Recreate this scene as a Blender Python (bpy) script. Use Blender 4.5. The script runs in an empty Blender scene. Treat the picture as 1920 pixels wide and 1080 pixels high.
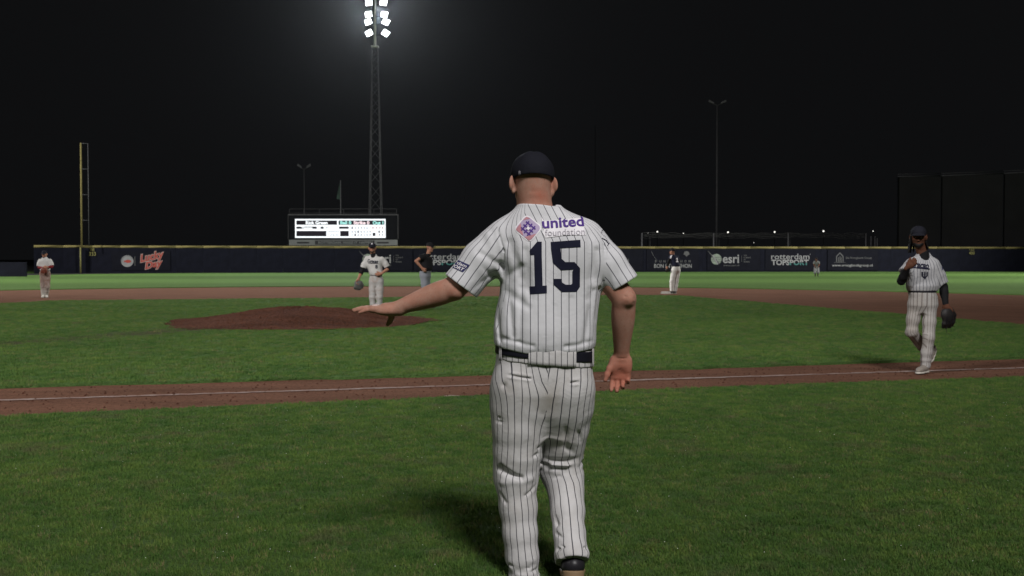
import bpy, bmesh, math, random
import numpy as np
from mathutils import Vector, Matrix
from mathutils.bvhtree import BVHTree
random.seed(7); rng = np.random.default_rng(7)
C = bpy.context.scene.collection
SC = bpy.context.scene
R = math.radians
# ------------------------------------------------------------------ camera, sky, lamps, exposure
FPX, CAM_H, PITCH = 1970.0, 1.42, R(1.63)
cam = bpy.data.cameras.new('camera'); cam_o = bpy.data.objects.new('camera', cam); C.objects.link(cam_o)
cam.sensor_width = 36; cam.lens = FPX/1920*36; cam.clip_end = 2000; cam.clip_start = .1
cam_o.location = (0, 0, CAM_H); cam_o.rotation_euler = (math.pi/2-PITCH, 0, 0)
cam.dof.use_dof = True; cam.dof.focus_distance = 4.6; cam.dof.aperture_fstop = 9
SC.camera = cam_o
w = bpy.data.worlds.new('World'); SC.world = w; w.use_nodes = True
w.node_tree.nodes['Background'].inputs[0].default_value = (.93, .96, 1.05, 1)
w.node_tree.nodes['Background'].inputs[1].default_value = .0042
SC.view_settings.view_transform = 'Standard'; SC.view_settings.look = 'None'
SC.view_settings.exposure = 0; SC.view_settings.gamma = 1; SC.view_settings.use_curve_mapping = False
SC.cycles.use_denoising = True
SC.cycles.max_bounces = 5; SC.cycles.diffuse_bounces = 3; SC.cycles.volume_bounces = 0
SC.cycles.sample_clamp_indirect = 3

def spot(name, loc, aim, power, size=R(70), soft=.9, col=(1, .97, .92)):
    l = bpy.data.lights.new(name, 'SPOT'); l.energy = power; l.spot_size = size; l.spot_blend = .7
    l.shadow_soft_size = soft; l.color = col
    o = bpy.data.objects.new(name, l); C.objects.link(o); o.location = loc
    o.rotation_euler = (Vector(aim)-Vector(loc)).to_track_quat('-Z', 'Y').to_euler()
    return o
HAZE = 3.5e-5
MAST = (-16.2, 125.0)
# the floodlit mast in view, and the ballpark's other masts, which stand outside the frame
spot('floodlight_light', (MAST[0], MAST[1]-1.2, 31.5), (0, 66, 0), 74000, R(95), 1.6, (.90, .96, 1))
spot('floodlight_light', (84, 72, 32), (6, 84, 0), 380000, R(76), 1.6, (1, .99, .94))
spot('floodlight_light', (-78, 58, 32), (-8, 76, 0), 330000, R(76), 1.6, (1, .98, .93))
spot('floodlight_light', (10.0, -25, 33), (-2, 5, 1), 76000, R(46), 5.0, (1, .97, .96))
spot('floodlight_light', (-34, -14, 32), (-9, 30, 0), 105000, R(56), 3.0, (1, .97, .95))

# ------------------------------------------------------------------ helpers
def at(px, py, Y):
    """point at forward distance Y seen at photo pixel (px, py)"""
    a = (px-960)/FPX; b = (540-py)/FPX
    cp, sp = math.cos(PITCH), math.sin(PITCH)
    dy = cp + b*sp; dz = -sp + b*cp
    return np.array([a*Y/dy, Y, CAM_H + dz*Y/dy])
CAMU, CAMV, TH = 10.8, -11.4, R(14.8)
def D2W(u, v):
    """diamond coordinates (home plate 0,0, first base 27.43,0) to world"""
    du, dv = u-CAMU, v-CAMV
    return (du*math.cos(TH)-dv*math.sin(TH), du*math.sin(TH)+dv*math.cos(TH))
def W2D(x, y):
    return (x*np.cos(TH)+y*np.sin(TH)+CAMU, -x*np.sin(TH)+y*np.cos(TH)+CAMV)

def link(o, parent=None):
    C.objects.link(o)
    if parent is not None: o.parent = parent
    return o
def tag(o, label=None, cat=None, group=None, kind=None):
    if label: o['label'] = label
    if cat: o['category'] = cat
    if group: o['group'] = group
    if kind: o['kind'] = kind
    return o
def empty(name, loc, rz=0, **kw):
    o = bpy.data.objects.new(name, None); o.location = loc; o.rotation_euler = (0, 0, rz); o.empty_display_size = .2
    link(o); return tag(o, **kw)
def mesh_obj(name, V, F, mat, parent=None, smooth=False):
    me = bpy.data.meshes.new(name); me.from_pydata([tuple(map(float, v)) for v in V], [], [tuple(map(int, f)) for f in F])
    if mat: me.materials.append(mat)
    if smooth: me.polygons.foreach_set('use_smooth', [True]*len(me.polygons))
    me.update()
    return link(bpy.data.objects.new(name, me), parent)
def share(o, parent=None, **kw):
    c = o.copy(); c.parent = parent; C.objects.link(c); return c

class MB:
    def __init__(s): s.V = []; s.F = []
    def box(s, lo, hi, M=None):
        b = len(s.V); (x0, y0, z0), (x1, y1, z1) = lo, hi
        P = [(x0,y0,z0),(x1,y0,z0),(x1,y1,z0),(x0,y1,z0),(x0,y0,z1),(x1,y0,z1),(x1,y1,z1),(x0,y1,z1)]
        if M is not None: P = [tuple(M @ Vector(p)) for p in P]
        s.V += P; s.F += [tuple(b+i for i in f) for f in ((0,3,2,1),(4,5,6,7),(0,1,5,4),(1,2,6,5),(2,3,7,6),(3,0,4,7))]
        return s
    def tube(s, a, b, ra, rb=None, n=8):
        rb = ra if rb is None else rb
        a = Vector(a); b = Vector(b); d = (b-a).normalized()
        u = d.orthogonal().normalized(); v = d.cross(u); k = len(s.V)
        for p, r in ((a, ra), (b, rb)):
            for i in range(n):
                t = 2*math.pi*i/n; s.V.append(tuple(p+u*(r*math.cos(t))+v*(r*math.sin(t))))
        for i in range(n):
            j = (i+1) % n; s.F.append((k+i, k+j, k+n+j, k+n+i))
        s.F.append(tuple(k+i for i in reversed(range(n)))); s.F.append(tuple(k+n+i for i in range(n)))
        return s
    def poly(s, pts):
        b = len(s.V); s.V += [tuple(p) for p in pts]; s.F.append(tuple(range(b, b+len(pts)))); return s
    def build(s, name, mat, parent=None, smooth=False): return mesh_obj(name, s.V, s.F, mat, parent, smooth)

# ------------------------------------------------------------------ materials
def newmat(name):
    m = bpy.data.materials.new(name); m.use_nodes = True
    nt = m.node_tree; return m, nt, nt.nodes['Principled BSDF']
def node(nt, t, **kw):
    n = nt.nodes.new(t)
    for k, v in kw.items():
        if k in n.inputs: n.inputs[k].default_value = v
        else: setattr(n, k, v)
    return n
def ramp(nt, fac, stops):
    r = nt.nodes.new('ShaderNodeValToRGB'); cr = r.color_ramp
    while len(cr.elements) < len(stops): cr.elements.new(.5)
    for e, (p, c) in zip(cr.elements, stops): e.position = p; e.color = (*c, 1)
    nt.links.new(fac, r.inputs[0]); return r.outputs[0]
def mixc(nt, fac, a, b, mode='MIX'):
    m = nt.nodes.new('ShaderNodeMix'); m.data_type = 'RGBA'; m.blend_type = mode
    for s, v in ((0, fac), (6, a), (7, b)):
        if isinstance(v, (int, float)): m.inputs[s].default_value = v
        elif isinstance(v, tuple): m.inputs[s].default_value = (*v, 1)
        else: nt.links.new(v, m.inputs[s])
    return m.outputs[2]
def math_(nt, op, a, b=None, c=None):
    m = nt.nodes.new('ShaderNodeMath'); m.operation = op
    for i, v in enumerate((a, b, c)):
        if v is None: continue
        if isinstance(v, (int, float)): m.inputs[i].default_value = v
        else: nt.links.new(v, m.inputs[i])
    return m.outputs[0]
def bump(nt, bs, h, strength, dist):
    b = node(nt, 'ShaderNodeBump', Strength=strength, Distance=dist); nt.links.new(h, b.inputs['Height']); nt.links.new(b.outputs[0], bs.inputs['Normal'])
def noise(nt, scale, detail=3, rough=.55, co=None, dist=0):
    n = node(nt, 'ShaderNodeTexNoise', Scale=scale, Detail=detail, Roughness=rough, Distortion=dist)
    if co is not None: nt.links.new(co, n.inputs['Vector'])
    return n.outputs[0]
def coords(nt, kind='Object'): return nt.nodes.new('ShaderNodeTexCoord').outputs[kind]
def simple(name, col, rough=.6, var=.12, scale=8, metal=0, bmp=.15, bdist=.003, spec=.2):
    m, nt, bs = newmat(name); co = coords(nt)
    f = noise(nt, scale, 4, .6, co)
    lo = tuple(c*(1-var) for c in col); hi = tuple(min(1, c*(1+var)) for c in col)
    nt.links.new(ramp(nt, f, [(.3, lo), (.7, hi)]), bs.inputs['Base Color'])
    bs.inputs['Specular IOR Level'].default_value = spec; bs.inputs['Roughness'].default_value = rough; bs.inputs['Metallic'].default_value = metal
    if bmp: bump(nt, bs, noise(nt, scale*6, 3, .6, co), bmp, bdist)
    return m
def emit(name, col, strength):
    m, nt, bs = newmat(name); bs.inputs['Base Color'].default_value = (.02, .02, .02, 1)
    bs.inputs['Emission Color'].default_value = (*col, 1); bs.inputs['Emission Strength'].default_value = strength; return m
def cloth(name, col, stripe=None, spacing=.0345, width=.0035, dirt=None, rough=.85, weave=1400):
    """knitted cloth; stripe: pinstripe colour laid along the attributes s0 / s1 chosen by m"""
    m, nt, bs = newmat(name); co = coords(nt)
    f = noise(nt, 9, 4, .6, co)
    c = ramp(nt, f, [(.3, tuple(x*.95 for x in col)), (.7, tuple(min(1, x*1.03) for x in col))])
    if dirt:
        df = ramp(nt, noise(nt, 5.5, 5, .7, co, .6), [(.47, (0, 0, 0)), (.72, (1, 1, 1))])
        c = mixc(nt, math_(nt, 'MULTIPLY', df, dirt[1]), c, dirt[0])
        at_ = node(nt, 'ShaderNodeAttribute', attribute_name='dirt')
        df2 = math_(nt, 'MULTIPLY', at_.outputs['Fac'], math_(nt, 'MULTIPLY_ADD', noise(nt, 16, 4, .65, co), 1.1, .15))
        c = mixc(nt, df2, c, dirt[0])
    if stripe:
        def line(nm):
            a = node(nt, 'ShaderNodeAttribute', attribute_name=nm)
            t = math_(nt, 'FRACT', math_(nt, 'MULTIPLY', a.outputs['Fac'], 1/spacing))
            t = math_(nt, 'ABSOLUTE', math_(nt, 'SUBTRACT', t, .5))
            return math_(nt, 'LESS_THAN', t, width/spacing/2)
        mm = node(nt, 'ShaderNodeAttribute', attribute_name='m')
        sel = math_(nt, 'GREATER_THAN', mm.outputs['Fac'], .5)
        a, b = line('s0'), line('s1')
        st = math_(nt, 'ADD', math_(nt, 'MULTIPLY', a, math_(nt, 'SUBTRACT', 1.0, sel)), math_(nt, 'MULTIPLY', b, sel))
        c = mixc(nt, math_(nt, 'MULTIPLY', st, .88), c, stripe)
    nt.links.new(c, bs.inputs['Base Color']); bs.inputs['Roughness'].default_value = rough
    bs.inputs['Specular IOR Level'].default_value = .12
    h = math_(nt, 'ADD', noise(nt, weave, 1, .5, co), math_(nt, 'MULTIPLY', noise(nt, 26, 3, .55, co), 2.2))
    rg = math_(nt, 'ABSOLUTE', math_(nt, 'SUBTRACT', noise(nt, 8, 2, .5, co, 1.4), .5))
    rg2 = math_(nt, 'ABSOLUTE', math_(nt, 'SUBTRACT', noise(nt, 17, 2, .5, co, 1.0), .5))
    h = math_(nt, 'SUBTRACT', h, math_(nt, 'ADD', math_(nt, 'MULTIPLY', rg, 7.0), math_(nt, 'MULTIPLY', rg2, 3.0)))
    bump(nt, bs, h, .26, .004)
    return m
def skin(name, col, red=(.0, .0, .0)):
    m, nt, bs = newmat(name); co = coords(nt)
    f = noise(nt, 14, 5, .65, co)
    lo = (col[0]*.86, col[1]*.74, col[2]*.70); hi = (min(1, col[0]*1.06), col[1]*1.06, col[2]*1.08)
    c = ramp(nt, f, [(.3, lo), (.68, hi)])
    rd = ramp(nt, noise(nt, 19, 4, .7, co), [(.42, (0, 0, 0)), (.65, (1, 1, 1))])
    sp = ramp(nt, noise(nt, 130, 2, .5, co), [(.62, (0, 0, 0)), (.70, (1, 1, 1))])
    c = mixc(nt, math_(nt, 'MULTIPLY', sp, .35), c, (col[0]*.55, col[1]*.45, col[2]*.42))
    c = mixc(nt, math_(nt, 'MULTIPLY', rd, .42), c, (col[0]*.98, col[1]*.68, col[2]*.62))
    at_ = node(nt, 'ShaderNodeAttribute', attribute_name='flush')
    c = mixc(nt, at_.outputs['Fac'], c, (col[0]*1.0, col[1]*.62, col[2]*.56))
    nt.links.new(c, bs.inputs['Base Color']); bs.inputs['Roughness'].default_value = .58; bs.inputs['Specular IOR Level'].default_value = .06
    bs.inputs['Subsurface Weight'].default_value = .12; bs.inputs['Subsurface Radius'].default_value = (.012, .005, .003)
    h = math_(nt, 'ADD', noise(nt, 420, 2, .5, co), math_(nt, 'MULTIPLY', noise(nt, 70, 3, .6, co), 1.5))
    bump(nt, bs, h, .25, .0025)
    return m
NAVY = (.010, .011, .026)
M = {}
M['jersey'] = cloth('pinstripe_jersey_cloth', (.60, .60, .62), NAVY)
M['trousers'] = cloth('pinstripe_trouser_cloth', (.54, .53, .53), (.014, .014, .024), .0258, .0032, ((.30, .26, .21), .30))
M['trousers_dirty'] = cloth('dirty_pinstripe_cloth', (.38, .37, .36), (.16, .14, .13), .031, .0075, ((.25, .21, .17), .3))  # real dirt, over a base also lowered for the dimmer light there
M['jersey_b'] = cloth('dimmed_pinstripe_cloth', (.36, .36, .37), (.12, .12, .14), .034, .0075)  # cloth greyed to stand in for the dimmer light on this player
M['white_cloth'] = cloth('off_white_cloth', (.46, .455, .44), None, dirt=((.30, .24, .19), .25))
M['white_bright'] = cloth('clean_white_cloth', (.66, .65, .62), None)
M['grey_cloth'] = cloth('grey_trouser_cloth', (.20, .21, .235), None)
M['pants_grey'] = cloth('pale_grey_trouser_cloth', (.37, .36, .35), None, dirt=((.25, .15, .10), .55))
M['pants_dirt'] = cloth('dirt_stained_trouser_cloth', (.38, .365, .33), None, dirt=((.13, .05, .03), .9))
M['navy_cloth'] = cloth('navy_cap_cloth', (.012, .0125, .018), None)
M['black_cloth'] = cloth('black_shirt_cloth', (.010, .010, .011), None)
M['dark_vest'] = cloth('dark_navy_vest_cloth', (.016, .018, .035), None)
M['red_cloth'] = cloth('dark_red_sleeve_cloth', (.16, .018, .02), None)
M['grey_light'] = cloth('grey_jersey_cloth', (.16, .165, .165), None)
M['belt'] = simple('black_belt_leather', (.010, .010, .016), .45)
M['skin'] = skin('fair_skin', (.38, .222, .165))
M['skin_dark'] = skin('dark_skin', (.100, .049, .031))
M['skin_mid'] = skin('tan_skin', (.34, .19, .13))
M['hair'] = simple('black_hair', (.008, .007, .007), .6)
M['stubble'] = simple('short_dark_beard', (.05, .03, .02), .8)
M['eye'] = simple('eye_white', (.55, .53, .5), .3, bmp=0)
M['iris'] = simple('dark_iris', (.02, .014, .01), .2, bmp=0)
M['lip'] = simple('lip_skin', (.16, .06, .05), .5)
M['shoe_black'] = simple('black_shoe_leather', (.018, .017, .020), .38)
M['shoe_tan'] = simple('tan_rubber_sole', (.22, .15, .085), .6)
M['shoe_grey'] = simple('dusty_grey_shoe', (.21, .185, .16), .6)
M['shoe_white'] = simple('white_shoe_sole', (.5, .48, .43), .6)
M['glove_dark'] = simple('dark_glove_leather', (.016, .014, .014), .5, scale=30, bmp=.4)
M['glove_grey'] = simple('grey_glove_leather', (.10, .10, .095), .5, scale=30, bmp=.4)
M['glove_brown'] = simple('red_brown_glove_leather', (.14, .04, .025), .5, scale=30, bmp=.4)
M['ink'] = cloth('navy_twill_print', (.012, .013, .028), None)
M['purple'] = simple('purple_print', (.075, .035, .21), .7)
M['patch_white'] = simple('white_patch_cloth', (.74, .72, .75), .8)
M['patch_grey'] = simple('pale_grey_print', (.42, .40, .44), .8)
M['patch_red'] = simple('soft_red_print', (.46, .22, .25), .7)
M['patch_navy'] = simple('navy_patch_cloth', (.035, .035, .11), .7)
M['patch_lilac'] = simple('lilac_print', (.40, .33, .47), .7)
M['wall'] = simple('navy_padded_wall_vinyl', (.0052, .0058, .0115), .8, .3, 1.5, bmp=.3, bdist=.02, spec=.08)
M['banner'] = simple('dark_banner_vinyl', (.0056, .006, .0105), .8, .2, 2, spec=.08)
M['yellow'] = simple('yellow_paint', (.165, .140, .058), .9, .12, 3, spec=.02)
M['yellow_dim'] = simple('faded_yellow_paint', (.15, .14, .05), .6, .2, 3)
M['print_white'] = simple('white_banner_print', (.21, .21, .22), .8, .12, 3)
M['print_grey'] = simple('grey_banner_print', (.08, .08, .085), .6, .1, 3)
M['print_teal'] = simple('teal_banner_print', (.04, .13, .125), .6, .1, 3)
M['print_green'] = simple('grey_green_print', (.17, .20, .17), .6, .2, 4)
M['print_red'] = simple('red_banner_print', (.30, .055, .045), .6, .1, 3)
M['print_pink'] = simple('pale_pink_print', (.27, .19, .18), .6, .1, 3)
M['steel'] = simple('galvanised_steel', (.062, .062, .066), .6, .2, 3, .0)
M['pale_paint'] = simple('pale_mast_paint', (.55, .55, .53), .7, .1, 3, bmp=0)
M['steel_dark'] = simple('dull_steel', (.022, .022, .024), .8, .2, 3, 0)
M['board'] = simple('black_scoreboard_case', (.005, .0055, .007), .8, .2, 2, spec=.05)
M['board_strip'] = simple('pale_sponsor_strip', (.12, .125, .125), .6, .1, 2)
M['screen_net'] = simple('dark_screen_cloth', (.006, .006, .0065), .9, .2, .5)
M['net'] = simple('grey_net_cord', (.06, .06, .06), .9)
M['led_white'] = emit('led_white', (.93, .97, 1), 1.25)
M['led_cyan'] = emit('led_cyan', (.45, 1, .93), .9)
M['led_pink'] = emit('led_pink', (1, .80, .84), 1.1)
M['led_off'] = simple('led_panel_off', (.017, .014, .022), .4, bmp=0)
M['led_teal'] = emit('led_teal', (.03, .30, .27), .35)
M['flood'] = emit('floodlight_glass', (.97, .98, 1), 14)
M['bulb'] = emit('street_lamp_glow', (1, .97, .9), 1.5)
M['flag'] = simple('dark_green_flag', (.02, .04, .03), .8)
M['base_bag'] = simple('white_base_canvas', (.36, .33, .30), .8)

# ------------------------------------------------------------------ signed-distance modelling
def smin(a, b, k):
    h = np.maximum(k-np.abs(a-b), 0)/k
    return np.minimum(a, b)-h*h*k*.25
def smax(a, b, k): return -smin(-a, -b, k)
def seg(P, a, b, ra, rb, sc=None):
    a = np.asarray(a, np.float32); b = np.asarray(b, np.float32)
    if sc is not None:
        sc = np.asarray(sc, np.float32); P = P*sc; a = a*sc; b = b*sc
    d = b-a; q = P-a
    t = np.clip((q@d)/max(float(d@d), 1e-9), 0, 1)
    q = q-t[:, None]*d
    return np.sqrt((q*q).sum(1))-(ra+(rb-ra)*t)
def chain(P, pts, rad, k=.012, sc=None):
    d = None
    for i in range(len(pts)-1):
        e = seg(P, pts[i], pts[i+1], rad[i], rad[i+1], sc)
        d = e if d is None else smin(d, e, k)
    return d
def limb(P, a, b, tab):
    a = np.asarray(a, np.float32); b = np.asarray(b, np.float32); d = b-a; q = P-a
    t = np.clip((q@d)/float(d@d), 0, 1); q = q-t[:, None]*d
    tt = np.linspace(0, 1, 41); r = np.interp(tt, [x[0] for x in tab], [x[1] for x in tab]); w = np.hanning(13)[1:-1]; w /= w.sum()
    r = np.convolve(np.pad(r, 5, mode='edge'), w, 'valid')
    return np.sqrt((q*q).sum(1))-np.interp(t, tt, r).astype(np.float32)
def ell(P, c, r, Rm=None):
    q = P-np.asarray(c, np.float32)
    if Rm is not None: q = q@np.asarray(Rm, np.float32)
    k = np.sqrt(((q/np.asarray(r, np.float32))**2).sum(1))+1e-6
    l = np.sqrt((q*q).sum(1))
    return np.where(k > .3, l*(1-1/k), -min(r)*.7).astype(np.float32)
def rbox(P, c, h, r, Rm=None):
    q = P-np.asarray(c, np.float32)
    if Rm is not None: q = q@np.asarray(Rm, np.float32)
    q = np.abs(q)-(np.asarray(h, np.float32)-r)
    return np.sqrt((np.maximum(q, 0)**2).sum(1))+np.minimum(q.max(1), 0)-r
def stack(P, prof, yaw=0, n=2.3, zk=.02):
    """column of super-elliptic sections; prof rows (z, cx, cy, a, b)"""
    prof = sorted(prof); A = np.array(prof, np.float32)
    zz = np.linspace(A[0, 0], A[-1, 0], 160)
    def sm(col):
        v = np.interp(zz, A[:, 0], A[:, col]); w = np.ones(9)/9
        v2 = np.convolve(np.pad(v, 4, mode='edge'), w, 'valid'); return v2
    z = P[:, 2]
    cx, cy, a, b = [np.interp(z, zz, sm(i)).astype(np.float32) for i in (1, 2, 3, 4)]
    x = P[:, 0]-cx; y = P[:, 1]-cy
    if yaw:
        c, s = math.cos(yaw), math.sin(yaw); x, y = x*c+y*s, -x*s+y*c
    k = ((np.abs(x)/a)**n+(np.abs(y)/b)**n)**(1/n)+1e-6
    l = np.sqrt(x*x+y*y)
    d = np.where(k > .25, l*(1-1/k), -np.minimum(a, b)*.75)
    return smax(d, np.maximum(A[0, 0]-z, z-A[-1, 0]), zk).astype(np.float32)
_H = rng.random((64, 64, 64)).astype(np.float32)
def vn(P, f):
    q = P*np.asarray(f, np.float32)+37.3; i = np.floor(q).astype(np.int32); t = q-i; t = t*t*(3-2*t)
    i &= 63; j = (i+1) & 63; o = 0
    for dx in (0, 1):
        for dy in (0, 1):
            for dz in (0, 1):
                wgt = (t[:, 0] if dx else 1-t[:, 0])*(t[:, 1] if dy else 1-t[:, 1])*(t[:, 2] if dz else 1-t[:, 2])
                o = o+wgt*_H[(j if dx else i)[:, 0], (j if dy else i)[:, 1], (j if dz else i)[:, 2]]
    return o-.5
def crease(P, a, b, w, amp):
    """groove (amp>0) or ridge (amp<0) along a segment"""
    return amp*np.exp(-(np.maximum(seg(P, a, b, 0, 0), 0)/w)**2)
def near(P, c, r, f, far=1.0):
    """evaluate f only within r of c"""
    dd = np.sqrt(((P-np.asarray(c, np.float32))**2).sum(1)); mk = dd < r
    o = (dd-r*.8).astype(np.float32); o[~mk] = np.maximum(o[~mk], .02)
    if mk.any(): o[mk] = f(P[mk])
    return o
def surface(f, lo, hi, vox):
    """naive surface nets over a block-sparse volume"""
    lo = np.asarray(lo, np.float32)-vox*2; hi = np.asarray(hi, np.float32)+vox*2; B = 8
    nb = np.ceil((hi-lo)/vox/B).astype(int)+1; n = nb*B
    bi = np.stack(np.meshgrid(*[np.arange(k) for k in nb], indexing='ij'), -1).reshape(-1, 3)
    ctr = lo+(bi*B+(B-1)/2)*vox
    dc = f(ctr.astype(np.float32))
    act = np.abs(dc) < (6.9*vox+2*vox)*1.35
    vol = np.where(dc < 0, -1., 1.).astype(np.float32).reshape(nb)
    vol = vol.repeat(B, 0).repeat(B, 1).repeat(B, 2)
    off = np.stack(np.meshgrid(*[np.arange(B)]*3, indexing='ij'), -1).reshape(-1, 3)
    ab = bi[act]
    for s in range(0, len(ab), 1500):
        idx = (ab[s:s+1500, None, :]*B+off[None]).reshape(-1, 3)
        vol[idx[:, 0], idx[:, 1], idx[:, 2]] = f((lo+idx*vox).astype(np.float32))
    ng = vol < 0
    c8 = [ng[dx:n[0]-1+dx, dy:n[1]-1+dy, dz:n[2]-1+dz] for dx in (0, 1) for dy in (0, 1) for dz in (0, 1)]
    any_ = c8[0].copy(); all_ = c8[0].copy()
    for c in c8[1:]: any_ |= c; all_ &= c
    cells = np.argwhere(any_ & ~all_)
    pos = np.zeros((len(cells), 3), np.float32); cnt = np.zeros(len(cells), np.float32)
    cor = [(dx, dy, dz) for dx in (0, 1) for dy in (0, 1) for dz in (0, 1)]
    val = [vol[cells[:, 0]+d[0], cells[:, 1]+d[1], cells[:, 2]+d[2]] for d in cor]
    for i in range(8):
        for j in range(i+1, 8):
            if sum(abs(cor[i][k]-cor[j][k]) for k in range(3)) != 1: continue
            a, b = val[i], val[j]; x = (a < 0) != (b < 0)
            t = np.where(x, a/np.where(x, a-b, 1), 0)
            p = np.asarray(cor[i], np.float32)+t[:, None]*(np.asarray(cor[j], np.float32)-np.asarray(cor[i], np.float32))
            pos += np.where(x[:, None], p, 0); cnt += x
    pos = lo+(cells+pos/cnt[:, None])*vox
    ids = np.full(any_.shape, -1, np.int32); ids[cells[:, 0], cells[:, 1], cells[:, 2]] = np.arange(len(cells))
    faces = []
    for ax in range(3):
        s0 = [slice(1, -1)]*3; s1 = [slice(1, -1)]*3; s0[ax] = slice(0, -1); s1[ax] = slice(1, None)
        a = ng[tuple(s0)]; b = ng[tuple(s1)]
        e = np.argwhere(a != b); st = a[e[:, 0], e[:, 1], e[:, 2]]
        o = np.ones(3, int); o[ax] = 0; e = e+o
        u, v = (ax+1) % 3, (ax+2) % 3
        q = []
        for du, dv in ((-1, -1), (0, -1), (0, 0), (-1, 0)):
            k = e.copy(); k[:, u] += du; k[:, v] += dv
            q.append(ids[k[:, 0], k[:, 1], k[:, 2]])
        q = np.stack(q, 1); q[~st] = q[~st][:, ::-1]; faces.append(q)
    F = np.concatenate(faces); F = F[(F >= 0).all(1)]
    return pos, F
def sdf_obj(name, f, lo, hi, vox, mat, parent, root, attrs=None):
    V, F = surface(f, lo, hi, vox)
    me = bpy.data.meshes.new(name)
    me.vertices.add(len(V)); me.vertices.foreach_set('co', (V-np.asarray(root, np.float32)).ravel())
    me.loops.add(len(F)*4); me.loops.foreach_set('vertex_index', F.ravel().astype(np.int32))
    me.polygons.add(len(F)); me.polygons.foreach_set('loop_start', np.arange(0, len(F)*4, 4, dtype=np.int32))
    me.update(calc_edges=True); me.polygons.foreach_set('use_smooth', np.ones(len(F), bool))
    me.materials.append(mat)
    for k, fn in (attrs or {}).items():
        a = me.attributes.new(k, 'FLOAT', 'POINT'); a.data.foreach_set('value', np.asarray(fn(V), np.float32))
    me.validate()
    o = link(bpy.data.objects.new(name, me), parent)
    o['_bvh'] = 0; del o['_bvh']
    BV[o.name] = BVHTree.FromPolygons([tuple(v) for v in V.tolist()], F.tolist())
    return o
BV = {}
# text and flat shapes laid on a curved surface
def text2d(s, size, bold=0, shear=0, space=1.0, width=None):
    cu = bpy.data.curves.new('lettering', 'FONT'); cu.body = s; cu.size = size; cu.offset = bold; cu.shear = shear
    cu.align_x = 'CENTER'; cu.align_y = 'CENTER'; cu.space_character = space; cu.resolution_u = 3
    o = bpy.data.objects.new('lettering', cu); C.objects.link(o)
    bpy.context.view_layer.update()
    me = bpy.data.meshes.new_from_object(o.evaluated_get(bpy.context.evaluated_depsgraph_get()))
    V = np.array([v.co[:2] for v in me.vertices]); F = [tuple(p.vertices) for p in me.polygons]
    bpy.data.objects.remove(o); bpy.data.curves.remove(cu); bpy.data.meshes.remove(me)
    V -= (V.max(0)+V.min(0))/2
    if width: V[:, 0] *= width/(V[:, 0].max()-V[:, 0].min())
    return V, F
def gridcut(V, F, step):
    bm = bmesh.new(); vs = [bm.verts.new((x, y, 0)) for x, y in V]
    for f in F:
        try: bm.faces.new([vs[i] for i in f])
        except ValueError: pass
    lo, hi = V.min(0), V.max(0)
    for ax in (0, 1):
        x = lo[ax]+step
        while x < hi[ax]:
            co = [0, 0, 0]; co[ax] = x; no = [0, 0, 0]; no[ax] = 1
            bmesh.ops.bisect_plane(bm, geom=bm.verts[:]+bm.edges[:]+bm.faces[:], plane_co=co, plane_no=no); x += step
    bmesh.ops.triangulate(bm, faces=bm.faces[:])
    bm.verts.ensure_lookup_table(); bm.verts.index_update()
    V2 = np.array([v.co[:2] for v in bm.verts]); F2 = [tuple(v.index for v in f.verts) for f in bm.faces]; bm.free()
    return V2, F2
def decal(name, VF, target, org, u, v, dirn, mat, step=.012, off=.0022, rot=0):
    V, F = gridcut(*VF, step)
    c, s = math.cos(rot), math.sin(rot)
    V = np.stack([V[:, 0]*c-V[:, 1]*s, V[:, 0]*s+V[:, 1]*c], 1)
    bv = BV[target.name]; dirn = Vector(dirn).normalized(); u = Vector(u); v = Vector(v); org = Vector(org)
    root = target.parent.location if target.parent else Vector((0, 0, 0))
    P = []; ok = []
    for x, y in V:
        p = org+u*x+v*y-dirn*.6
        h = bv.ray_cast(p, dirn, 1.6)
        if h[0] is None: ok.append(False); P.append(p-root)
        else: ok.append(True); P.append(h[0]-dirn*off-root)
    F = [f for f in F if all(ok[i] for i in f)]
    # flip to face the viewer of the cloth
    out = []
    for f in F:
        a, b, c_ = (P[i] for i in f)
        n = (b-a).cross(c_-a); out.append(f if n.dot(dirn) < 0 else f[::-1])
    if not out: return None
    o = mesh_obj(name, P, out, mat, target, True); return o
def rrect(w, h, r, n=5):
    pts = []
    for cx, cy, a0 in ((w/2-r, h/2-r, 0), (-w/2+r, h/2-r, 90), (-w/2+r, -h/2+r, 180), (w/2-r, -h/2+r, 270)):
        for i in range(n+1):
            t = R(a0+90*i/n); pts.append((cx+r*math.cos(t), cy+r*math.sin(t)))
    return np.array(pts), [tuple(range(len(pts)))]
def polys(*ps):
    V = []; F = []
    for p in ps: F.append(tuple(range(len(V), len(V)+len(p)))); V += list(p)
    return np.array(V, float), F
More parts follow.
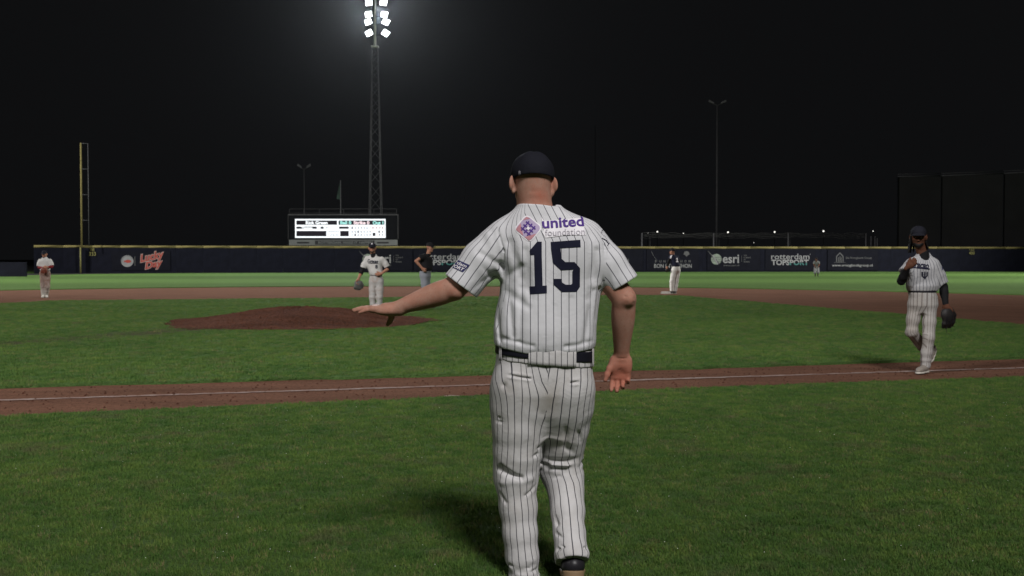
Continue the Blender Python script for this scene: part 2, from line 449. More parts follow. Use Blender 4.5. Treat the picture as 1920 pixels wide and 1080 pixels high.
# ------------------------------------------------------------------ ground
def dirt_mat(name, a, b, streak=1.0):
    m, nt, bs = newmat(name); co = coords(nt)
    f = noise(nt, 1.3, 6, .65, co); g = noise(nt, 22, 4, .6, co); s = noise(nt, 150, 2, .5, co)
    c = ramp(nt, f, [(.30, a), (.68, b)])
    mp_n = nt.nodes.new('ShaderNodeMapping'); mp_n.inputs['Rotation'].default_value = (0, 0, -.26); mp_n.inputs['Scale'].default_value = (.22, 1.5, 1); nt.links.new(co, mp_n.inputs[0])
    st_ = noise(nt, 1.6, 5, .7, mp_n.outputs[0])
    c = mixc(nt, .65, c, ramp(nt, st_, [(.34, tuple(x*.50 for x in a)), (.62, tuple(x*1.1 for x in b))]))
    c = mixc(nt, .45, c, ramp(nt, g, [(.3, tuple(x*.55 for x in a)), (.62, tuple(x*1.12 for x in b))]))
    dk = ramp(nt, s, [(.60, (0, 0, 0)), (.70, (1, 1, 1))])
    c = mixc(nt, math_(nt, 'MULTIPLY', dk, .45), c, tuple(x*.35 for x in a))
    nt.links.new(c, bs.inputs['Base Color']); bs.inputs['Roughness'].default_value = 1; bs.inputs['Specular IOR Level'].default_value = .05
    h = math_(nt, 'ADD', math_(nt, 'MULTIPLY', g, 2.0), s); bump(nt, bs, h, .8, .02)
    return m
M['dirt'] = dirt_mat('red_clay_dirt', (.104, .051, .034), (.182, .092, .060))
M['dirt_mound'] = dirt_mat('dark_red_mound_clay', (.046, .020, .013), (.118, .052, .034))
def grass_mat(name, dark, light, brown, bands=0):
    m, nt, bs = newmat(name); co = coords(nt)
    f = noise(nt, .55, 5, .62, co, .3); g = noise(nt, 5.5, 5, .65, co, .4); s = noise(nt, 60, 3, .65, co)
    c = ramp(nt, f, [(.33, dark), (.66, light)])
    c = mixc(nt, .5, c, ramp(nt, g, [(.30, tuple(x*.72 for x in dark)), (.66, tuple(x*1.22 for x in light))]))
    c = mixc(nt, .45, c, ramp(nt, s, [(.28, tuple(x*.45 for x in dark)), (.70, tuple(x*1.5 for x in light))]))
    bw = ramp(nt, noise(nt, 1.9, 5, .7, co), [(.56, (0, 0, 0)), (.72, (1, 1, 1))])
    c = mixc(nt, math_(nt, 'MULTIPLY', bw, .42), c, brown)
    wr = node(nt, 'ShaderNodeAttribute', attribute_name='wear')
    c = mixc(nt, math_(nt, 'MULTIPLY', wr.outputs['Fac'], math_(nt, 'MULTIPLY_ADD', g, 1.3, .25)), c, (.062, .042, .024))
    if bands:
        at_ = node(nt, 'ShaderNodeAttribute', attribute_name='mow')
        c = mixc(nt, math_(nt, 'MULTIPLY', at_.outputs['Fac'], .55), c, tuple(x*1.55 for x in light))
    nt.links.new(c, bs.inputs['Base Color']); bs.inputs['Roughness'].default_value = .9
    bs.inputs['Specular IOR Level'].default_value = .08
    h = math_(nt, 'ADD', math_(nt, 'MULTIPLY', noise(nt, 34, 4, .7, co), 1.6), s); bump(nt, bs, h, .9, .03)
    return m
M['grass'] = grass_mat('mown_grass', (.048, .098, .026), (.082, .148, .042), (.088, .072, .038))
M['grass_near'] = grass_mat('near_mown_grass', (.046, .088, .024), (.078, .130, .038), (.095, .078, .044))
M['grass_out'] = grass_mat('outfield_grass', (.050, .100, .024), (.074, .133, .034), (.085, .080, .034), 1)
def blade_mat():
    m, nt, bs = newmat('grass_blade'); oi = node(nt, 'ShaderNodeObjectInfo'); g = nt.nodes.new('ShaderNodeNewGeometry')
    c = ramp(nt, oi.outputs['Random'], [(0, (.054, .115, .027)), (.55, (.080, .150, .034)), (.88, (.106, .164, .043)), (1, (.17, .155, .085))])
    f = noise(nt, .55, 5, .62, g.outputs['Position'], .3); f2 = noise(nt, 4.2, 4, .65, g.outputs['Position'])
    c = mixc(nt, 1.0, c, ramp(nt, f, [(.3, (.70, .80, .74)), (.7, (1.20, 1.12, 1.0))]), 'MULTIPLY')
    c = mixc(nt, 1.0, c, ramp(nt, f2, [(.36, (.68, .78, .78)), (.62, (1.18, 1.08, 1.02))]), 'MULTIPLY')
    bw = ramp(nt, noise(nt, 1.9, 5, .7, g.outputs['Position']), [(.56, (0, 0, 0)), (.72, (1, 1, 1))])
    c = mixc(nt, math_(nt, 'MULTIPLY', bw, .72), c, (.120, .098, .060))
    nt.links.new(c, bs.inputs['Base Color']); bs.inputs['Roughness'].default_value = .7
    bs.inputs['Specular IOR Level'].default_value = .12
    return m
M['blade'] = blade_mat()
M['far_ground'] = simple('dark_far_ground', (.012, .014, .010), .95, .3, .3)
mesh_obj('ground', [(-700, -300, -.06), (700, -300, -.06), (700, 900, -.06), (-700, 900, -.06)], [(0, 1, 2, 3)], M['far_ground'])['kind'] = 'structure'

def grid_sheet(name, us, vs, inside, z, mat, skirt=.05, attrs=None, jitter=.03):
    """turf sheet on a (u, v) grid in diamond coordinates; inside(u, v) is a signed field (<0 inside), the rim is pulled onto its zero line"""
    U, Vv = np.meshgrid(us, vs, indexing='ij'); S = inside(U, Vv)
    nu, nv = U.shape
    # snap: move vertices near the rim along the gradient
    gu, gv = np.gradient(S, us, vs); gn = np.sqrt(gu**2+gv**2)+1e-6
    step = max(us[1]-us[0], vs[1]-vs[0])
    nearm = np.abs(S) < step*.5
    U = np.where(nearm, U-S*gu/gn**2, U); Vv = np.where(nearm, Vv-S*gv/gn**2, Vv)
    jit = rng.normal(0, jitter, U.shape)
    U = np.where(nearm, U+gu/gn*jit, U); Vv = np.where(nearm, Vv+gv/gn*jit, Vv)
    ok = (S < step*.5)
    X, Y = D2W(U, Vv)
    V = np.stack([X.ravel(), Y.ravel(), np.full(X.size, z)], 1)
    idx = np.arange(nu*nv).reshape(nu, nv)
    q = np.stack([idx[:-1, :-1], idx[1:, :-1], idx[1:, 1:], idx[:-1, 1:]], -1).reshape(-1, 4)
    okq = ok.ravel()[q].all(1); q = q[okq]
    used = np.unique(q); mp = np.full(nu*nv, -1); mp[used] = np.arange(len(used)); F = mp[q]
    V = V[used]
    # skirt
    e = {}
    for f in F:
        for i in range(4):
            a, b = f[i], f[(i+1) % 4]; k = (min(a, b), max(a, b)); e[k] = None if k in e else (a, b)
    FL = [tuple(f) for f in F]; VL = [tuple(p) for p in V]; low = {}
    for k, ab in e.items():
        if ab is None: continue
        for p in ab:
            if p not in low: low[p] = len(VL); VL.append((V[p][0], V[p][1], z-skirt))
        a, b = ab; FL.append((b, a, low[a], low[b]))
    o = mesh_obj(name, VL, FL, mat, None, False)
    ud, vd = W2D(np.array([p[0] for p in VL]), np.array([p[1] for p in VL]))
    for k, fn in (attrs or {}).items():
        a = o.data.attributes.new(k, 'FLOAT', 'POINT'); a.data.foreach_set('value', np.asarray(fn(ud, vd), np.float32))
    o['kind'] = 'structure'; return o
def rim(u, v, f=.5):
    P = np.stack([u.ravel(), v.ravel(), np.zeros(u.size)], 1).astype(np.float32)
    return (vn(P, f)*.14+vn(P, 3.1)*.08).reshape(u.shape)
# dirt sheet under everything inside the infield arc
V = []; F = []
nu, nv = 60, 50
for i in range(nu+1):
    for j in range(nv+1):
        x, y = D2W(-22+i*72/nu, -1.6+j*48/nv); V.append((x, y, 0))
for i in range(nu):
    for j in range(nv):
        a = i*(nv+1)+j; F.append((a, a+nv+1, a+nv+2, a+1))
mesh_obj('infield_dirt', V, F, M['dirt'])['kind'] = 'structure'
GZ = .034
fore = grid_sheet('foul_ground_grass', np.arange(-12, 30, .3), -1.17+.3*np.arange(-49, 3),
                  lambda u, v: v+1.08+.30*np.clip((14-u)/6, 0, 1)+rim(u, v, .8), GZ, M['grass_near'], .06)
def infield(u, v):
    a = np.maximum(np.maximum(.98-v, v-25.6), np.maximum(u-26.75, 1.0-u))
    r = 7.0
    for cu_, cv_ in ((30.7, .3), (27.43+1, 27.43+1), (0, 27.43-.2), (0, 0)):
        d = np.sqrt((u-cu_)**2+(v-cv_)**2); rr = r if cv_ < 5 else (4.0 if cu_ > 5 else 5.2)
        a = smax(a.ravel(), (rr-d).ravel(), .6).reshape(a.shape)
    return a+rim(u, v)
def wear(u, v):
    # foot-worn path between the mound and home plate
    t = np.abs(u-v)/np.sqrt(2)
    P = np.stack([u, v, np.zeros(u.size)], 1).astype(np.float32)
    al = (u+v)/np.sqrt(2)
    return np.clip(1.15-t/(.85+vn(P, .7)*1.1)+vn(P, 2.3)*.5, 0, 1)*np.clip((17.5-al)/2, 0, 1)*.72
inf_g = grid_sheet('infield_grass', 26.75-.3*np.arange(94, -4, -1), .98+.3*np.arange(-3, 88), infield, GZ, M['grass'], .06, {'wear': wear})
MC = (13.04, 13.04); MD = W2D(-4.62, 23.0)
V = []; F = []
ths = np.linspace(R(-12), R(200), 190); rs = [28.4, 28.7, 29.5, 31, 34, 38, 42, 46, 50, 54, 58, 62, 66, 70, 75, 80, 85, 90, 95, 100]
mow = []
for i, t in enumerate(ths):
    jr = rng.normal(0, .05)+.25*math.sin(t*9)*.3
    for j, r in enumerate(rs):
        rr = r+jr if j < 2 else r
        u, v = MC[0]+rr*math.cos(t), MC[1]+rr*math.sin(t)
        x, y = D2W(u, v); V.append((x, y, GZ if True else 0))
    x, y = D2W(MC[0]+(rs[0]+jr)*math.cos(t), MC[1]+(rs[0]+jr)*math.sin(t)); V.append((x, y, -.03))
n = len(rs)+1
for i in range(len(ths)-1):
    for j in range(len(rs)-1): F.append((i*n+j, i*n+j+1, (i+1)*n+j+1, (i+1)*n+j))
    F.append(((i+1)*n, (i+1)*n+n-1, i*n+n-1, i*n))
og = mesh_obj('outfield_grass', V, F, M['grass_out']); og['kind'] = 'structure'
a = og.data.attributes.new('mow', 'FLOAT', 'POINT')
def pale_band_f(x, y): return np.clip((np.sin((y-34)*2*math.pi/23.0-.4)+.35)*1.2, 0, 1)  # outfield turf turns paler in broad bands across its depth
a.data.foreach_set('value', [float(pale_band_f(p[0], p[1])) for p in V])
# mound
V = []; F = []; nr, na = 44, 220
mx, my = -4.62, 23.0
for i in range(nr+1):
    for j in range(na):
        t = 2*math.pi*j/na; r = 2.88*i/nr
        if i == nr: r += .14*math.sin(5*t)+.1*math.sin(11*t+1)+.09*math.sin(23*t)+.05*math.sin(41*t)
        k = max(0, 1-(r/2.88)); z = .315*(k*k*(3-2*k))**.85
        z += (vn(np.array([[r*math.cos(t), r*math.sin(t), .3]], np.float32), 2.3)[0])*.045*(0 if i == nr else 1)+random.gauss(0, .006)
        V.append((mx+r*math.cos(t), my+r*math.sin(t), GZ+.008+z))
for i in range(nr):
    for j in range(na):
        jj = (j+1) % na; F.append((i*na+j, (i+1)*na+j, (i+1)*na+jj, i*na+jj))
mesh_obj('pitchers_mound', V, F, M['dirt_mound'], None, False)['kind'] = 'structure'

# chalk lines: worn lime strips
def chalk_mat():
    m, nt, bs = newmat('worn_chalk'); co = coords(nt)
    f = noise(nt, 7, 6, .7, co); g = noise(nt, 50, 3, .6, co); lng = noise(nt, .45, 3, .5, co)
    a = math_(nt, 'ADD', math_(nt, 'MULTIPLY', f, .7), math_(nt, 'ADD', math_(nt, 'MULTIPLY', g, .35), math_(nt, 'MULTIPLY', lng, .5)))
    al = ramp(nt, a, [(.62, (0, 0, 0)), (.92, (1, 1, 1))])
    nt.links.new(mixc(nt, al, (.135, .06, .042), (.27, .215, .19)), bs.inputs['Base Color']); bs.inputs['Roughness'].default_value = .95
    bump(nt, bs, g, .5, .01)
    return m
M['chalk'] = chalk_mat()
def chalk(name, u0, u1, v, wd):
    V = []; F = []; n = int((u1-u0)/.08)
    for i in range(n+1):
        u = u0+(u1-u0)*i/n; o1 = rng.normal(0, .012); o2 = rng.normal(0, .012)
        for k in (v-wd/2+o1, v+wd/2+o2):
            x, y = D2W(u, k); V.append((x, y, .006))
        if i: F.append((2*i-2, 2*i, 2*i+1, 2*i-1))
    o = mesh_obj(name, V, F, M['chalk']); o['kind'] = 'structure'; return o
chalk('foul_line', -6, 40, 0, .10); chalk('running_lane_line', 13.0, 27.4, -.93, .085)
MB().box((-.5, -.5, 0), (.5, .5, .01))
V = []
for du, dv in ((12.85, -.92), (13.05, -.96), (13.1, -.90), (12.95, -.76), (12.88, -.80)):
    x, y = D2W(du, dv); V.append((x, y, .006))
mesh_obj('chalk_mark', V, [(0, 1, 2, 3, 4)], M['chalk'])['kind'] = 'structure'

# second base
sx, sy = at(1252, 549, 41.9)[:2]
b = MB(); h = .19
b.V = [(-h, -h, 0), (h, -h, 0), (h, h, 0), (-h, h, 0), (-h, -h, .05), (h, -h, .05), (h, h, .05), (-h, h, .05), (-h*.86, -h*.86, .085), (h*.86, -h*.86, .085), (h*.86, h*.86, .085), (-h*.86, h*.86, .085)]
b.F = [(0, 1, 5, 4), (1, 2, 6, 5), (2, 3, 7, 6), (3, 0, 4, 7), (4, 5, 9, 8), (5, 6, 10, 9), (6, 7, 11, 10), (7, 4, 8, 11), (8, 9, 10, 11)]
o = b.build('base_bag', M['base_bag']); o.location = (sx-.03, sy, .002); o.rotation_euler.z = R(45+14.8)
tag(o, 'white square base bag at the feet of the base runner', 'base')

# grass blades (geometry-nodes instances of small tufts)
def tuft(name, n, h, spread, w):
    V = []; F = []
    for i in range(n):
        a = random.random()*6.28; r = spread*random.random()**.5; x, y = r*math.cos(a), r*math.sin(a)
        hh = h*(.55+.6*random.random()); la = random.random()*6.28; ln = hh*(.25+.6*random.random())
        wx, wy = w*math.cos(a*3), w*math.sin(a*3); k = len(V)
        V += [(x-wx, y-wy, -.004), (x+wx, y+wy, -.004), (x+wx*.7+ln*.4*math.cos(la), y+wy*.7+ln*.4*math.sin(la), hh*.6), (x-wx*.7+ln*.4*math.cos(la), y-wy*.7+ln*.4*math.sin(la), hh*.6),
              (x+ln*math.cos(la), y+ln*math.sin(la), hh)]
        F += [(k, k+1, k+2, k+3), (k+3, k+2, k+4)]
    me = bpy.data.meshes.new(name); me.from_pydata(V, [], F); me.materials.append(M['blade'])
    return bpy.data.objects.new(name, me)
tuftA = tuft('grass_tuft', 22, .016, .036, .0013); tuftB = tuft('grass_tuft', 20, .022, .06, .0020)
def scatter(name, pts, inst, smin_, smax_):
    me = bpy.data.meshes.new(name); me.from_pydata([tuple(p) for p in pts], [], [])
    o = link(bpy.data.objects.new(name, me))
    ng = bpy.data.node_groups.new(name, 'GeometryNodeTree')
    ng.interface.new_socket('Geometry', in_out='INPUT', socket_type='NodeSocketGeometry')
    ng.interface.new_socket('Geometry', in_out='OUTPUT', socket_type='NodeSocketGeometry')
    N = ng.nodes; L = ng.links
    gi = N.new('NodeGroupInput'); go = N.new('NodeGroupOutput'); ip = N.new('GeometryNodeInstanceOnPoints'); oi = N.new('GeometryNodeObjectInfo')
    oi.inputs['Object'].default_value = inst
    rv = N.new('FunctionNodeRandomValue'); rv.data_type = 'FLOAT_VECTOR'; rv.inputs[0].default_value = (0, 0, 0); rv.inputs[1].default_value = (.15, .15, 6.283)
    rs_ = N.new('FunctionNodeRandomValue'); rs_.inputs[2].default_value = smin_; rs_.inputs[3].default_value = smax_; rs_.inputs[8].default_value = 5
    L.new(gi.outputs[0], ip.inputs['Points']); L.new(oi.outputs['Geometry'], ip.inputs['Instance'])
    L.new(rv.outputs[0], ip.inputs['Rotation']); L.new(rs_.outputs[1], ip.inputs['Scale']); L.new(ip.outputs[0], go.inputs[0])
    md = o.modifiers.new('scatter', 'NODES'); md.node_group = ng; o['kind'] = 'stuff'; return o
def field_pts(n, y0, y1, pw, keep):
    y = (y0**pw+(y1**pw-y0**pw)*rng.random(n))**(1/pw); x = (rng.random(n)*2-1)*(y*.53+.6)
    u, v = W2D(x, y); k = keep(u, v); return np.stack([x[k], y[k], np.full(k.sum(), GZ)], 1)
pts = field_pts(75000, 3.9, 13.5, 1.15, lambda u, v: v < -1.08-.30*np.clip((14-u)/6, 0, 1)+rng.normal(0, .035, u.shape))
scatter('grass', pts, tuftA, .75, 1.25)['label'] = 'short mown grass in the foul ground'
pts = field_pts(110000, 11.0, 39.5, 1.0, lambda u, v: (infield(u, v) < rng.normal(0, .035, u.shape)) & ((u-MD[0])**2+(v-MD[1])**2 > 2.84**2) & (rng.random(u.shape) > wear(u, v)*1.1))
scatter('grass', pts, tuftB, .7, 1.3)['label'] = 'short mown grass of the infield'
# dew drops as opaque white specks, the glint put into their colour
V = []; F = []
for i in range(150):
    y = 4.6+5.6*random.random()**1.3; x = (random.random()*2-1)*y*.5; u, v = W2D(x, y)
    if v > -1.1: continue
    r = .0013+.0014*random.random(); k = len(V); z = GZ+.026
    V += [(x, y, z+r), (x+r, y, z), (x, y+r, z), (x-r, y, z), (x, y-r, z), (x, y, z-r)]
    F += [(k, k+1, k+2), (k, k+2, k+3), (k, k+3, k+4), (k, k+4, k+1), (k+5, k+2, k+1), (k+5, k+3, k+2), (k+5, k+4, k+3), (k+5, k+1, k+4)]
M['dew'] = simple('dew', (.85, .85, .8), .1, bmp=0)
mesh_obj('dew', V, F, M['dew'])['kind'] = 'stuff'
# crumbs of clay on the base path
V = []; F = []
for i in range(5200):
    u = -4+34*random.random(); v = -.95+1.9*random.random(); x, y = D2W(u, v)
    r = .004+.014*random.random()**4; k = len(V); a = random.random()*3
    c, s = math.cos(a)*r, math.sin(a)*r
    V += [(x+c, y+s, .001), (x-s, y+c, .001), (x-c, y-s, .001), (x+s, y-c, .001), (x, y, r*1.1)]
    F += [(k, k+1, k+4), (k+1, k+2, k+4), (k+2, k+3, k+4), (k+3, k, k+4)]
for i in range(2600):
    t = random.random()*6.283; rr = 2.7*random.random()**.5; x, y = mx+rr*math.cos(t), my+rr*math.sin(t); kz = max(0, 1-rr/2.88); zz = GZ+.008+.315*(kz*kz*(3-2*kz))**.85-.004
    r = .008+.022*random.random()**3; k = len(V); a = random.random()*3; c, s = math.cos(a)*r, math.sin(a)*r
    V += [(x+c, y+s, zz), (x-s, y+c, zz), (x-c, y-s, zz), (x+s, y-c, zz), (x, y, zz+r*1.1)]
    F += [(k, k+1, k+4), (k+1, k+2, k+4), (k+2, k+3, k+4), (k+3, k, k+4)]
mesh_obj('dirt_crumbs', V, F, M['dirt_mound'])['kind'] = 'stuff'

# ------------------------------------------------------------------ outfield fence
FP = [(64, 94), (155, 96), (400, 99), (700, 102), (960, 104), (1300, 106), (1600, 107), (1920, 108.5), (2200, 110)]
def fence_xy(px):
    Y = np.interp(px, [p[0] for p in FP], [p[1] for p in FP]); return np.array([(px-960)/FPX*Y*1.0, Y])
fine = [fence_xy(p) for p in np.linspace(64, 2150, 400)]
fl = np.concatenate([[0], np.cumsum([np.linalg.norm(fine[i+1]-fine[i]) for i in range(len(fine)-1)])])
PW = 2.44
fence = empty('outfield_fence', (*fence_xy(960), 0), label='long dark navy padded outfield fence with a yellow top rail', cat='fence')
fx, fy = fence.location[0], fence.location[1]
mp_ = MB().box((-PW/2+.006, -.06, -.03), (PW/2-.006, .06, 2.36)); pm = None; cm = None; k = 0
s = 0
while s+PW < fl[-1]:
    p0 = np.array([np.interp(s, fl, [q[i] for q in fine]) for i in (0, 1)]); p1 = np.array([np.interp(s+PW, fl, [q[i] for q in fine]) for i in (0, 1)])
    mid = (p0+p1)/2; ang = math.atan2(p1[1]-p0[1], p1[0]-p0[0])
    if pm is None:
        pm = mp_.build('wall_panel', M['wall'], fence)
        cm = MB().tube((-PW/2+.004, 0, 2.47), (PW/2-.004, 0, 2.47), .115, n=10).build('top_rail', M['yellow'], fence, True)
        a, c = pm, cm
    else: a, c = share(pm, fence), share(cm, fence)
    for o in (a, c): o.location = (mid[0]-fx, mid[1]-fy, random.uniform(-.006, .006) if o is a else 0); o.rotation_euler = (0, 0, ang)
    s += PW
def fence_frame(px):
    """matrix whose x runs along the fence, z up, -y towards the field"""
    p = fence_xy(px); a = fence_xy(px-8); b = fence_xy(px+8); ang = math.atan2(b[1]-a[1], b[0]-a[0])
    return Matrix.Translation((p[0], p[1], 0)) @ Matrix.Rotation(ang, 4, 'Z'), p[1]/FPX
class Banner:
    """prints stand on the fence face; positions are given in photo pixels round a centre"""
    def __init__(s, name, px, py, wpx, hpx, label, cat='banner', sheet=True, group=None):
        s.M, s.k = fence_frame(px); s.px, s.py = px, py
        s.z0 = at(px, py, fence_xy(px)[1])[2]
        s.root = empty(name, s.M.translation, s.M.to_euler().z, label=label, cat=cat, group=group); s.n = 0
        if sheet: MB().box((-wpx*s.k/2, -.105, s.z0-hpx*s.k/2), (wpx*s.k/2, -.085, s.z0+hpx*s.k/2)).build('sheet', M['banner'], s.root)
        s.y = -.112
    def xz(s, px, py): return ((px-s.px)*s.k, s.z0-(py-s.py)*s.k)
    def flat(s, name, VF, px, py, mat, rot=0):
        x0, z0 = s.xz(px, py); V, F = VF; c, sn = math.cos(rot), math.sin(rot); s.n += 1
        P = [(x0+x*c-y*sn, s.y-.003*s.n, z0+x*sn+y*c) for x, y in V]
        return mesh_obj(name, P, F, M[mat], s.root)
    def text(s, t, px, py, wpx, hpx, mat, bold=0, shear=0, rot=0, space=1.0, name='lettering'):
        V, F = text2d(t, 1, bold, shear, space)
        V = V*np.array([wpx*s.k/(V[:, 0].max()-V[:, 0].min()), hpx*s.k/(V[:, 1].max()-V[:, 1].min())])
        return s.flat(name, (V, F), px, py, mat, rot)
def disc(r, n=20, a0=0, a1=360, ry=None):
    ry = ry or r
    return np.array([(r*math.cos(R(a0+(a1-a0)*i/n)), ry*math.sin(R(a0+(a1-a0)*i/n))) for i in range(n)]), [tuple(range(n))]
def arc_strip(r0, r1, a0, a1, n=14, sy=1):
    V = []; F = []
    for i in range(n+1):
        t = R(a0+(a1-a0)*i/n); V += [(r0*math.cos(t), r0*sy*math.sin(t)), (r1*math.cos(t), r1*sy*math.sin(t))]
        if i: F.append((2*i-2, 2*i-1, 2*i+1, 2*i))
    return np.array(V), F
# distance numbers and foul stripe
b = Banner('distance_sign', 174, 474, 1, 1, 'yellow distance numbers on the navy fence beside the foul pole', 'sign', False)
b.text('98', 173.5, 468, 8, 6, 'yellow_dim', .02); b.text('333', 174, 476, 12, 7.5, 'yellow_dim', .02)
b = Banner('distance_sign', 1820, 471, 1, 1, 'faint yellow distance numbers on the fence behind the first baseman', 'sign', False)
b.text('122', 1820.5, 467, 10, 5.5, 'yellow_dim', .02); b.text('400', 1820.5, 474.5, 11, 6, 'yellow_dim', .02)
# red script advert
b = Banner('banner', 265, 489, 104, 36, 'dark fence banner with a white fish roundel and red script lettering')
k = b.k
b.flat('roundel', disc(11*k, 24), 240.5, 489.5, 'print_white')
b.flat('roundel_rim', arc_strip(9.3*k, 10.1*k, 20, 200), 240.5, 489.5, 'print_grey')
b.flat('fish_emblem', polys([(5.5*k*math.cos(R(t)), 2.9*k*math.sin(R(t))) for t in range(0, 360, 24)], [(-4.6*k, 0), (-8*k, 2.3*k), (-7*k, 0), (-8*k, -2.3*k)]), 242, 490, 'print_red')
b.flat('divider', (np.array([(-.6*k, -9*k), (.6*k, -9*k), (.6*k, 9*k), (-.6*k, 9*k)]), [(0, 1, 2, 3)]), 254, 489.5, 'print_grey')
b.text('Lucky', 284.5, 482.5, 47, 21, 'print_pink', .075, .35, .22); b.text('Day', 287.5, 497, 36, 19, 'print_pink', .085, .35, .22)
b.text('Lucky', 284.5, 482.5, 44, 18, 'print_red', .022, .35, .22); b.text('Day', 287.5, 497, 33, 16, 'print_red', .025, .35, .22)
def esri(px, label):
    b = Banner('banner', px+33, 487, 100, 40, label); k = b.k
    b.flat('globe', disc(10*k, 24), px, 486, 'print_green')
    for rr in (-3.6, 0, 3.6):
        b.flat('globe_line', polys([(-9*k, (rr-.5)*k), (9*k, (rr-.5)*k), (9*k, (rr+.4)*k), (-9*k, (rr+.4)*k)]), px, 486, 'print_grey')
    b.flat('streak', polys([(-17*k, 16*k), (-14*k, 14*k), (7*k, -8*k), (4*k, -9*k)]), px, 486, 'print_grey')
    b.flat('streak', polys([(-8*k, 8*k), (-6*k, 8*k), (4*k, -10*k), (2*k, -10*k)]), px, 486, 'print_white')
    b.text('esri', px+27.5, 485.5, 31, 16, 'print_white', .02)
    b.flat('divider', polys([(-.3*k, -6*k), (.3*k, -6*k), (.3*k, 6*k), (-.3*k, 6*k)]), px+48, 485, 'print_grey')
    for i, t in enumerate(('THE', 'SCIENCE', 'OF', 'WHERE')): b.text(t, px+(54.5, 58.5, 53.5, 57)[i], 479+4*i, (6, 14, 4, 12)[i], 2.6, 'print_grey', .02)
    b.text('www.esri.nl', px+28, 497.5, 30, 3.4, 'print_grey', .01)
esri(1342, 'dark esri fence banner with globe, in full view right of the base runner')
esri(690, 'dark esri fence banner with globe, partly hidden behind the pitcher')
def topsport(px, label, w):
    b = Banner('banner', px, 487, w+22, 40, label); k = b.k
    b.text('rotterdam', px, 481, w, 10.5, 'print_white', .008); b.text('TOPSPORT', px-.5, 492, w-2, 10.5, 'print_white', .035)
    b.text('.', px+w/2+1.5, 477, 1.5, 1.5, 'print_white')
    # teal sweep across the lower right of the lettering
    b.flat('teal_sweep', polys([(-2*k, -5.2*k), (w/2*k, -5.2*k), (w/2*k, -.5*k), (w*.3*k, .6*k), (w*.1*k, -1*k)]), px, 492, 'banner')
    V, F = text2d('TOPSPORT', 1, .035)
    V = V*np.array([(w-2)*b.k/(V[:, 0].max()-V[:, 0].min()), 10.5*b.k/(V[:, 1].max()-V[:, 1].min())])
    bm = bmesh.new(); vs = [bm.verts.new((x, y, 0)) for x, y in V]
    for f in F:
        try: bm.faces.new([vs[i] for i in f])
        except ValueError: pass
    for co, no in (((-2*k, 0, 0), (-1, 0, 0)), ((w*.1*k, -.8*k, 0), (0, 1, 0))):
        bmesh.ops.bisect_plane(bm, geom=bm.verts[:]+bm.edges[:]+bm.faces[:], plane_co=co, plane_no=no, clear_outer=True)
    bm.verts.index_update(); V2 = np.array([v.co[:2] for v in bm.verts]); F2 = [tuple(v.index for v in f.verts) for f in bm.faces]; bm.free()
    b.flat('lettering', (V2, F2), px-.5, 492, 'print_teal')
topsport(1481, 'dark rotterdam TOPSPORT fence banner in full view left of the outfielder', 73)
topsport(829, 'dark rotterdam TOPSPORT fence banner behind the umpire and the raised arm', 84)
b = Banner('banner', 1261, 487, 100, 40, 'dark fence banner with spaced lettering FUNDASHON behind the base runner'); k = b.k
[b.text(ch, 1229+8.0*i, 490, 4.4, 4.6, 'print_grey', .03, name='letter') for i, ch in enumerate('FUNDASHON')]; b.text('BON INTENSHON', 1261, 498.5, 72, 7.6, 'print_white', .012)
b.flat('emblem', polys([(-6*k, -1*k), (-4*k, 4*k), (0, 5.5*k), (4*k, 4*k), (6*k, -1*k), (2.6*k, -2.6*k), (0, -5.5*k), (-2.6*k, -2.6*k)]), 1287, 476, 'print_grey')
b.flat('swoosh', polys([(-3*k, 5*k), (-1.6*k, 4*k), (2.6*k, -4.6*k), (1*k, -3.4*k)]), 1222, 476, 'print_grey')
b.flat('swoosh', polys([(-3*k, 3*k), (-2*k, 3*k), (3*k, -3*k), (1.6*k, -2.4*k)]), 1227, 484, 'print_grey')
b = Banner('banner', 1598, 487, 96, 40, 'dark fence banner with a house emblem and web address'); k = b.k
h = [(-7*k, -9*k), (-7*k, 3*k), (0, 10*k), (7*k, 3*k), (7*k, -9*k)]; hi = [(x*.76, y*.8-.6*k) for x, y in h]
for i in range(4): b.flat('house_outline', polys([h[i], h[i+1], hi[i+1], hi[i]]), 1573, 483, 'print_grey')
for x in (-2.6, .2, 2.6): b.flat('house_line', polys([((x-.7)*k, -9*k), ((x+.7)*k, -9*k), ((x+.7)*k, (2-abs(x))*k), (x*k, (4-abs(x))*k), ((x-.7)*k, (2-abs(x))*k)]), 1573, 483, 'print_grey')
b.flat('house_line', polys([(-11*k, -9.6*k), (11*k, -9.6*k), (11*k, -9*k), (-11*k, -9*k)]), 1573, 483, 'print_grey')
b.text('De Vroogbook Group', 1609.5, 484, 50, 5, 'print_grey', .012); b.text('www.vroogbookgroup.nl', 1597, 498, 78, 6.4, 'print_white', .012)
b = Banner('banner', 1180, 487, 50, 40, 'dark fence banner mostly hidden behind the raised jersey sleeve'); b.text('Boxes', 1166, 487, 26, 8, 'print_grey', .02)

# foul pole
p = at(156, 513, 95.8); px_, py_ = p[0], p[1]-.25
root = empty('foul_pole', (px_, py_, 0), label='tall yellow foul pole with a side frame above the left end of the fence', cat='foul pole')
zt = at(157, 268, py_)[2]
MB().tube((0, 0, 2.4), (.02, 0, zt), .075, n=10).build('pole', M['yellow'], root, True)
MB().tube((-.12, 0, 0), (-.12, 0, 2.4), .07, n=8).build('lower_post', M['yellow_dim'], root, True)
MB().tube((.66, 0, 2.5), (.66, 0, zt-.05), .03, n=6).build('frame_rod', M['steel'], root, True)
for pyy in (269, 317, 365, 413):
    z = at(157, pyy, py_)[2]; MB().tube((.02, 0, z), (.66, 0, z), .022, n=6).build('rung', M['steel'], root, True)
